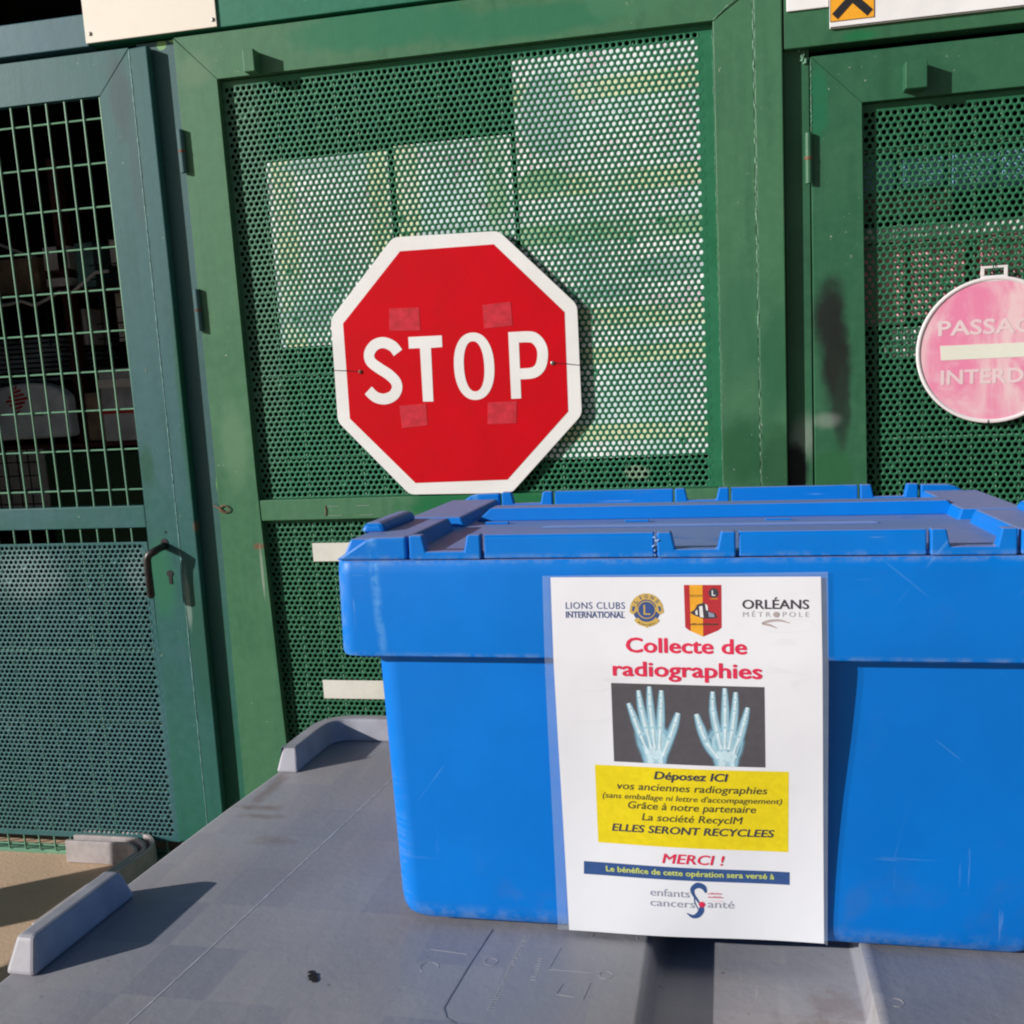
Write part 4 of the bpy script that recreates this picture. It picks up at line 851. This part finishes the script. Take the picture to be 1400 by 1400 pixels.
sheet('laminate_margin', [(-124.3, -1.2), (100.6, -3.3), (95.0, .3), (-117.6, -.1)], .0003, M_FILM, 2, 8)
def poly(name, P, mat, off=.0005, sub=1):
    if sub > 1:
        Q = []
        for i, p in enumerate(P):
            a = Vector(p); b = Vector(P[(i + 1) % len(P)])
            for k in range(sub): Q.append(tuple(a.lerp(b, k / sub)))
        P = Q
    return npart(name, mesh(name, [uv(a, b, off) for a, b in P], [tuple(reversed(range(len(P))))]), mat)
def band(name, c, mat, off): return sheet(name, c, off, mat, 24, 24)
def line(s, u0, u1, v, cap, mat, shear=0, bold=0., off=.0008, slope=0., sp=1., name='text_line'):
    V, F = text2d(s, u0 + bold * cap, u1 - bold * cap, 0, cap * (1 - bold), shear, 0, sp); VV = []; FF = []; n0 = len(V); i = 0
    for (dx, dy) in ([(0, 0)] if not bold else [(-1, 0), (1, 0), (0, .6), (0, -.6), (-.6, .5), (.6, -.5)]):
        k = bold * cap; VV += [uv(a + dx * k, v - b - k * .5 - dy * k + (a - u0) * slope, off + .00001 * i) for a, b in V]; FF += [tuple(q + n0 * i for q in f) for f in F]; i += 1
    return npart(name, mesh('t', VV, FF), mat)
def disc(name, u, v, r, mat, off, n=28, ry=None): return poly(name, [(u + r * math.cos(2 * math.pi * k / n), v - (ry or r) * math.sin(2 * math.pi * k / n)) for k in range(n)][::-1], mat, off)
def stroke(name, P, W, mat, off, k=6, tip=True):
    P3 = spline([(a, b, c) for (a, b), c in zip(P, W)] if False else P, k); m = len(P3); Wd = [W[min(len(W) - 1, int(i / k))] * (1 - (i % k) / k) + W[min(len(W) - 1, int(i / k) + 1)] * ((i % k) / k) for i in range(m)]
    L = []; Rr = []
    for i in range(m):
        a = Vector(P3[max(i - 1, 0)]); b = Vector(P3[min(i + 1, m - 1)]); d = (b - a).normalized(); nn = Vector((-d.y, d.x)) * Wd[i] / 2; c = Vector(P3[i]); L.append(tuple(c + nn)); Rr.append(tuple(c - nn))
    out = L + Rr[::-1]; return npart(name, mesh(name, [uv(a, b, off) for a, b in L + Rr], [(i, i + m, i + m + 1, i + 1) for i in range(m - 1)]), mat)
def bars(u0, u1, v, h, mat, off=.0009):       # print too small to be read in the photograph
    V = []; F = []; u = u0; rnd = random.Random(int(abs(u0 * 10)))
    while u < u1:
        w_ = rnd.uniform(.35, .8); k = len(V); hh = h * rnd.choice((.6, 1, 1)); V += [uv(u, v, off), uv(u + w_, v, off), uv(u + w_, v - hh, off), uv(u, v - hh, off)]; F.append((k, k + 1, k + 2, k + 3)); u += w_ + .35
    return npart('small_print', mesh('t', V, F), mat)
# header logos
line('LIONS CLUBS', -105.8, -57.6, 26.1, 5.5, I_NAVY, sp=1.1); line('INTERNATIONAL', -106.0, -57.8, 33.6, 5.1, I_NAVY, bold=.02)
poly('rule_line', [(-105.8, 28.6), (-57.8, 28.7), (-57.8, 28.2), (-105.8, 28.1)][::-1], I_LB)
eu, ev = -40.2, 26.6
emb = disc('emblem', eu, ev + .6, 11.0, I_NAVY, .0004)
def arc(P0, r0, r1, a0, a1, n, mat, off, name):
    V = []; 
    for k in range(n + 1):
        a = math.radians(a0 + (a1 - a0) * k / n); V += [uv(P0[0] + r0 * math.cos(a), P0[1] - r0 * math.sin(a), off), uv(P0[0] + r1 * math.cos(a), P0[1] - r1 * math.sin(a), off)]
    return npart(name, mesh(name, V, [(2 * k, 2 * k + 1, 2 * k + 3, 2 * k + 2) for k in range(n)]), mat)
arc((eu, ev), 8.2, 13.2, 20, 160, 18, I_GOLD, .0007, 'emblem_ribbon')
for s in (-1, 1):
    poly('emblem_wing', [(eu + s * 7.5, ev - 3.5), (eu + s * 12.6, ev - 4.6), (eu + s * 13.8, ev + 2.2), (eu + s * 10.6, ev + 4.2), (eu + s * 7.2, ev + 1.0)][::-1 * s], I_GOLD, .00075)
    poly('emblem_wing_mark', [(eu + s * 9.0, ev - 2.5), (eu + s * 11.2, ev - 2.8), (eu + s * 11.8, ev + 1.0), (eu + s * 10.2, ev + 1.6)][::-1 * s], I_NAVY, .0009)
disc('emblem_ring', eu, ev + .2, 7.4, I_GOLD, .0009); disc('emblem_core', eu, ev + .2, 6.6, I_NAVY, .0011)
V, F = text2d('L', eu - 2.4, eu + 3.0, 0, 8.0); npart('text_line', mesh('t', [uv(a, ev + 4.2 - b, .0013) for a, b in V], F), I_GOLD)
arc((eu, ev + 1.5), 8.6, 12.6, 215, 325, 14, I_GOLD, .0009, 'emblem_scroll')
poly('emblem_point', [(eu - 2.6, ev + 13.3), (eu, ev + 15.2), (eu + 2.6, ev + 13.3)], I_GOLD, .0006)
for k, chx in enumerate('LIONS'):
    a = math.radians(142 - 26 * k); V, F = text2d(chx, -1.25 if chx != 'I' else -.4, 1.25 if chx != 'I' else .4, 0, 3.0); r = 9.3; c, s = math.cos(a - math.pi / 2), math.sin(a - math.pi / 2)
    npart('letter', mesh('t', [uv(eu + (q * c - (r + w_) * s), ev - (q * s + (r + w_) * c), .0011) for q, w_ in V], F), I_NAVY)
for k, chx in enumerate('INTERNATIONAL'):
    a = math.radians(234 + 6.0 * k); V, F = text2d(chx, -.40, .40, 0, 1.4); r = 11.8; c, s = math.cos(a + math.pi / 2), math.sin(a + math.pi / 2)
    npart('letter', mesh('t', [uv(eu + r * math.cos(a) + (q * c - w_ * s), ev + 1.5 - (r * math.sin(a) + (q * s + w_ * c)), .0011) for q, w_ in V], F), I_DARK)
# crest
poly('crest', [(-10.2, 6.6), (19.2, 6.7), (18.9, 41.2), (16.0, 43.6), (4.3, 48.6), (-7.0, 43.4), (-9.8, 41.0)][::-1], I_CRIM, .0004)
poly('crest_stripe', [(-5.7, 6.65), (4.4, 6.65), (4.3, 48.4), (-5.4, 44.2)][::-1], I_ORG, .0006)
disc('crest_badge', 13.0, 13.2, 3.9, I_GREY, .0006); line('L', 11.6, 14.4, 15.4, 4.4, I_W, bold=.04, off=.0009); bars(10.0, 16.2, 18.2, 1.0, I_ORG)
line('ORLEANS', -5.6, 4.2, 16.3, 1.9, I_DARK); bars(-5.4, 15.5, 39.2, 1.6, I_DARK)
for (P, m_) in (([(-5.8, 29), (-2, 26.5), (0, 22.5), (5, 21), (8, 23), (9, 28), (14, 29.5), (15.5, 33), (9, 34), (3, 33.5), (-1, 31.8), (-4, 30.5)], I_GREY), ([(1.5, 24), (4, 23.5), (4.8, 33), (2, 32.5)], I_W), ([(6.2, 21.8), (8, 23), (8.4, 27.5), (7, 27)], I_W), ([(-1.6, 28), (0, 26.5), (.3, 31), (-1.2, 30.5)], I_W), ([(8.5, 28.3), (13, 30), (13.5, 32.6), (9.0, 32.6)], I_LB)):
    poly('crest_figure', P[::-1], m_, .0008 if m_ is I_GREY else .0010)
line('ORLÉANS', 35.0, 86.0, 26.0, 7.4, I_GREY, bold=.03); line('MÉTROPOLE', 35.4, 85.8, 32.3, 4.0, I_LG, sp=1.5)
disc('o_mark', 60.9, 30.4, 2.3, I_SW, .0011, 16)
stroke('swoosh', [(71.5, 37.4), (64, 35.2), (56, 35.6), (50.4, 37.6), (56.0, 39.0), (62.0, 41.6)], [.5, 1.7, 2.0, 1.6, 1.8, .3], I_SW, .0006)
line('Collecte de', -57.8, 38.3, 62.0, 12.4, I_RED, bold=.050, slope=.009); line('radiographies', -69.1, 49.9, 82.0, 12.8, I_RED, bold=.050, slope=.010)
# X-ray picture
band('xray_picture', [(-70.8, 88.3), (51.5, 89.8), (51.8, 159.6), (-71.1, 158.6)], I_XR, .0004)
HL = [[(-57.2, 105.8), (-53.0, 118.7), (-47.6, 135.6), (-42.1, 150.7)], [(-48.7, 94.4), (-46.8, 111.1), (-43.1, 129.8), (-39.4, 146.8)], [(-39.8, 90.8), (-39.5, 109.1), (-38.0, 129.6), (-36.8, 146.7)], [(-30.1, 94.1), (-30.9, 110.7), (-32.0, 129.5), (-33.4, 146.6)], [(-17.1, 113.3), (-20.8, 125.5), (-26.4, 140.7), (-31.0, 152.3)]]
HR = [[(-2.5, 113.9), (1.1, 126.8), (6.6, 141.6), (14.9, 152.7)], [(10.8, 94.3), (10.9, 111.7), (14.4, 132.1), (17.0, 145.0)], [(20.4, 91.3), (20.5, 107.8), (20.2, 128.1), (19.7, 145.0)], [(29.0, 94.5), (27.9, 111.3), (25.5, 129.8), (22.5, 144.9)], [(38.2, 107.4), (35.2, 120.3), (30.9, 135.3), (25.8, 148.6)]]
SOFT = [(1.12, ink('xray_haze', (.10, .13, .16))), (.98, ink('xray_haze_two', (.12, .22, .30))), (.82, I_XB), (.58, ink('xray_mid', (.36, .57, .68)))]
for hi, (Hd, wx) in enumerate(((HL, -37.3), (HR, 20.6))):
    bot = 158.75 if hi == 0 else 159.25
    w_ = [(wx - 9.4, bot), (wx - 11.5, 151), (wx - 14.5, 143), (wx - 16.0, 133), (wx - 12.5, 127), (wx - 7, 124), (wx, 123), (wx + 7, 124), (wx + 12.5, 129), (wx + 15.2, 137), (wx + 13.5, 146), (wx + 11.0, 152), (wx + 9.6, bot)]
    cm = Vector((wx, 143))
    for li, (sc_, mt) in enumerate(((1.05, SOFT[0][1]), (.99, SOFT[1][1]), (.91, I_XB), (.72, SOFT[3][1]))):
        poly('xray_palm', [tuple(cm + (Vector(q) - cm) * sc_) if q[1] < bot - .1 else (wx + (q[0] - wx) * sc_, q[1]) for q in w_], mt, .00052 + li * .00003)
    for fi, f in enumerate(Hd):
        thumb = (hi == 0 and fi == 4) or (hi == 1 and fi == 0); k = 1.15 if thumb else 1
        for li, (sc_, mt) in enumerate(SOFT): stroke('xray_finger', [f[0]] + f[1:3] + [f[3]], [3.8 * k * sc_, 6.8 * k * sc_, 8.2 * sc_, 8.4 * sc_], mt, .00050 + li * .00003 + fi * .000004)
        e0 = Vector(f[0]); d0 = (Vector(f[0]) - Vector(f[1])).normalized()
        pts = [Vector(q) for q in spline(f, 10)]; n = len(pts)
        segs = [(0.02, .15), (.18, .33), (.36, .60), (.64, .98)] if not thumb else [(.02, .24), (.28, .56), (.6, .98)]
        for (a, b) in segs:
            q = [tuple(pts[min(n - 1, int(a * (n - 1)))].lerp(pts[min(n - 1, int(b * (n - 1)))], t)) for t in (0, .25, .5, .75, 1)]
            stroke('xray_bone', q, [3.0 * k, 2.1, 1.9, 2.1, 3.1], I_XC, .00090 + fi * .00001, 2)
            stroke('xray_bone_core', q, [1.6 * k, .9, .7, .9, 1.7], I_XW, .00105 + fi * .00001, 2)
    random.seed(20 + hi)
    for (dx, dy, r) in ((-5.5, 148.5, 2.7), (-1, 147.6, 2.5), (3.4, 148.2, 2.6), (6.6, 150.0, 2.2), (-3.4, 152.2, 2.7), (1.4, 152.2, 3.0), (5, 153.0, 2.1)): disc('xray_bone', wx + dx, dy, r, I_XC, .00096 + r * .00001, 10)
    for (dx, ww) in ((-3.0, 6.4), (5.0, 4.4)): stroke('xray_bone', [(wx + dx * .8, 154.6), (wx + dx, 156.6), (wx + dx * 1.05, bot)], [ww, ww * .8, ww * .75], I_XC, .00092, 3)
# yellow panel and its text
band('yellow_panel', [(-87.4, 162.2), (70.1, 163.0), (69.7, 236.0), (-87.7, 234.7)], I_YEL, .0004)
line('Déposez ICI', -38.5, 22.0, 173.1, 7.2, I_GREY, .22, .055)
line('vos anciennes radiographies', -70.4, 53.8, 183.6, 6.6, I_DARK, .22, .02)
line("(sans emballage ni lettre d'accompagnement)", -82.4, 65.3, 192.3, 5.0, I_DARK, .22, .015)
line('Grâce à notre partenaire', -61.7, 44.8, 201.0, 6.6, I_DARK, .22, .02)
line('La société RecyclM', -49.7, 33.3, 211.4, 6.6, I_DARK, .22, .02)
line('ELLES SERONT RECYCLEES', -75.5, 59.0, 222.9, 6.9, I_GREY, .22, .045)
line('MERCI !', -33.9, 18.2, 250.4, 9.0, I_RED, .22, .035)
band('blue_banner', [(-100.9, 253.4), (70.8, 254.3), (70.8, 266.2), (-101.5, 265.7)], I_BAR, .0004)
line('Le bénéfice de cette opération sera versé à', -82.0, 58.3, 261.6, 5.2, I_LY, 0, .04)
line('enfants', -44.8, -11.6, 281.7, 7.0, I_GG); line('cancers', -45.0, -7.6, 291.4, 7.0, I_GG); line('anté', 3.2, 25.4, 290.5, 7.0, I_GG)
bars(3.5, 15.0, 277.9, 1.7, I_PK); bars(3.6, 16.5, 281.2, 1.7, I_PK)
poly('rule_line', [(-100.9 + 117, 284.0), (16.6, 284.0), (16.6, 284.5), (3.5, 284.3)], I_PK)
stroke('logo_curl', [(2.2, 276.6), (.2, 271.6), (-4.6, 269.8), (-9.0, 273.4), (-8.4, 278.6), (-5.4, 283.6), (-2.6, 288.8)], [1.5, 4.6, 5.4, 3.8, 2.6, 1.8, 1.2], I_BAR, .0006)
stroke('logo_curl', [(-1.6, 286.0), (-2.2, 293.6), (-5.4, 298.4), (-9.6, 299.6), (-14.4, 296.6)], [1.5, 5.0, 4.6, 3.2, .4], I_BAR, .00065)
stroke('logo_curl', [(-7.6, 278.0), (-7.4, 286.0), (-4.0, 294.0)], [.6, .9, .6], I_BAR, .0007); disc('logo_dot', -1.5, 287.8, 2.7, I_RED, .0009, 18)

sc.render.engine = 'CYCLES'; sc.cycles.pixel_filter_type = 'BLACKMAN_HARRIS'; sc.cycles.filter_width = 2.1
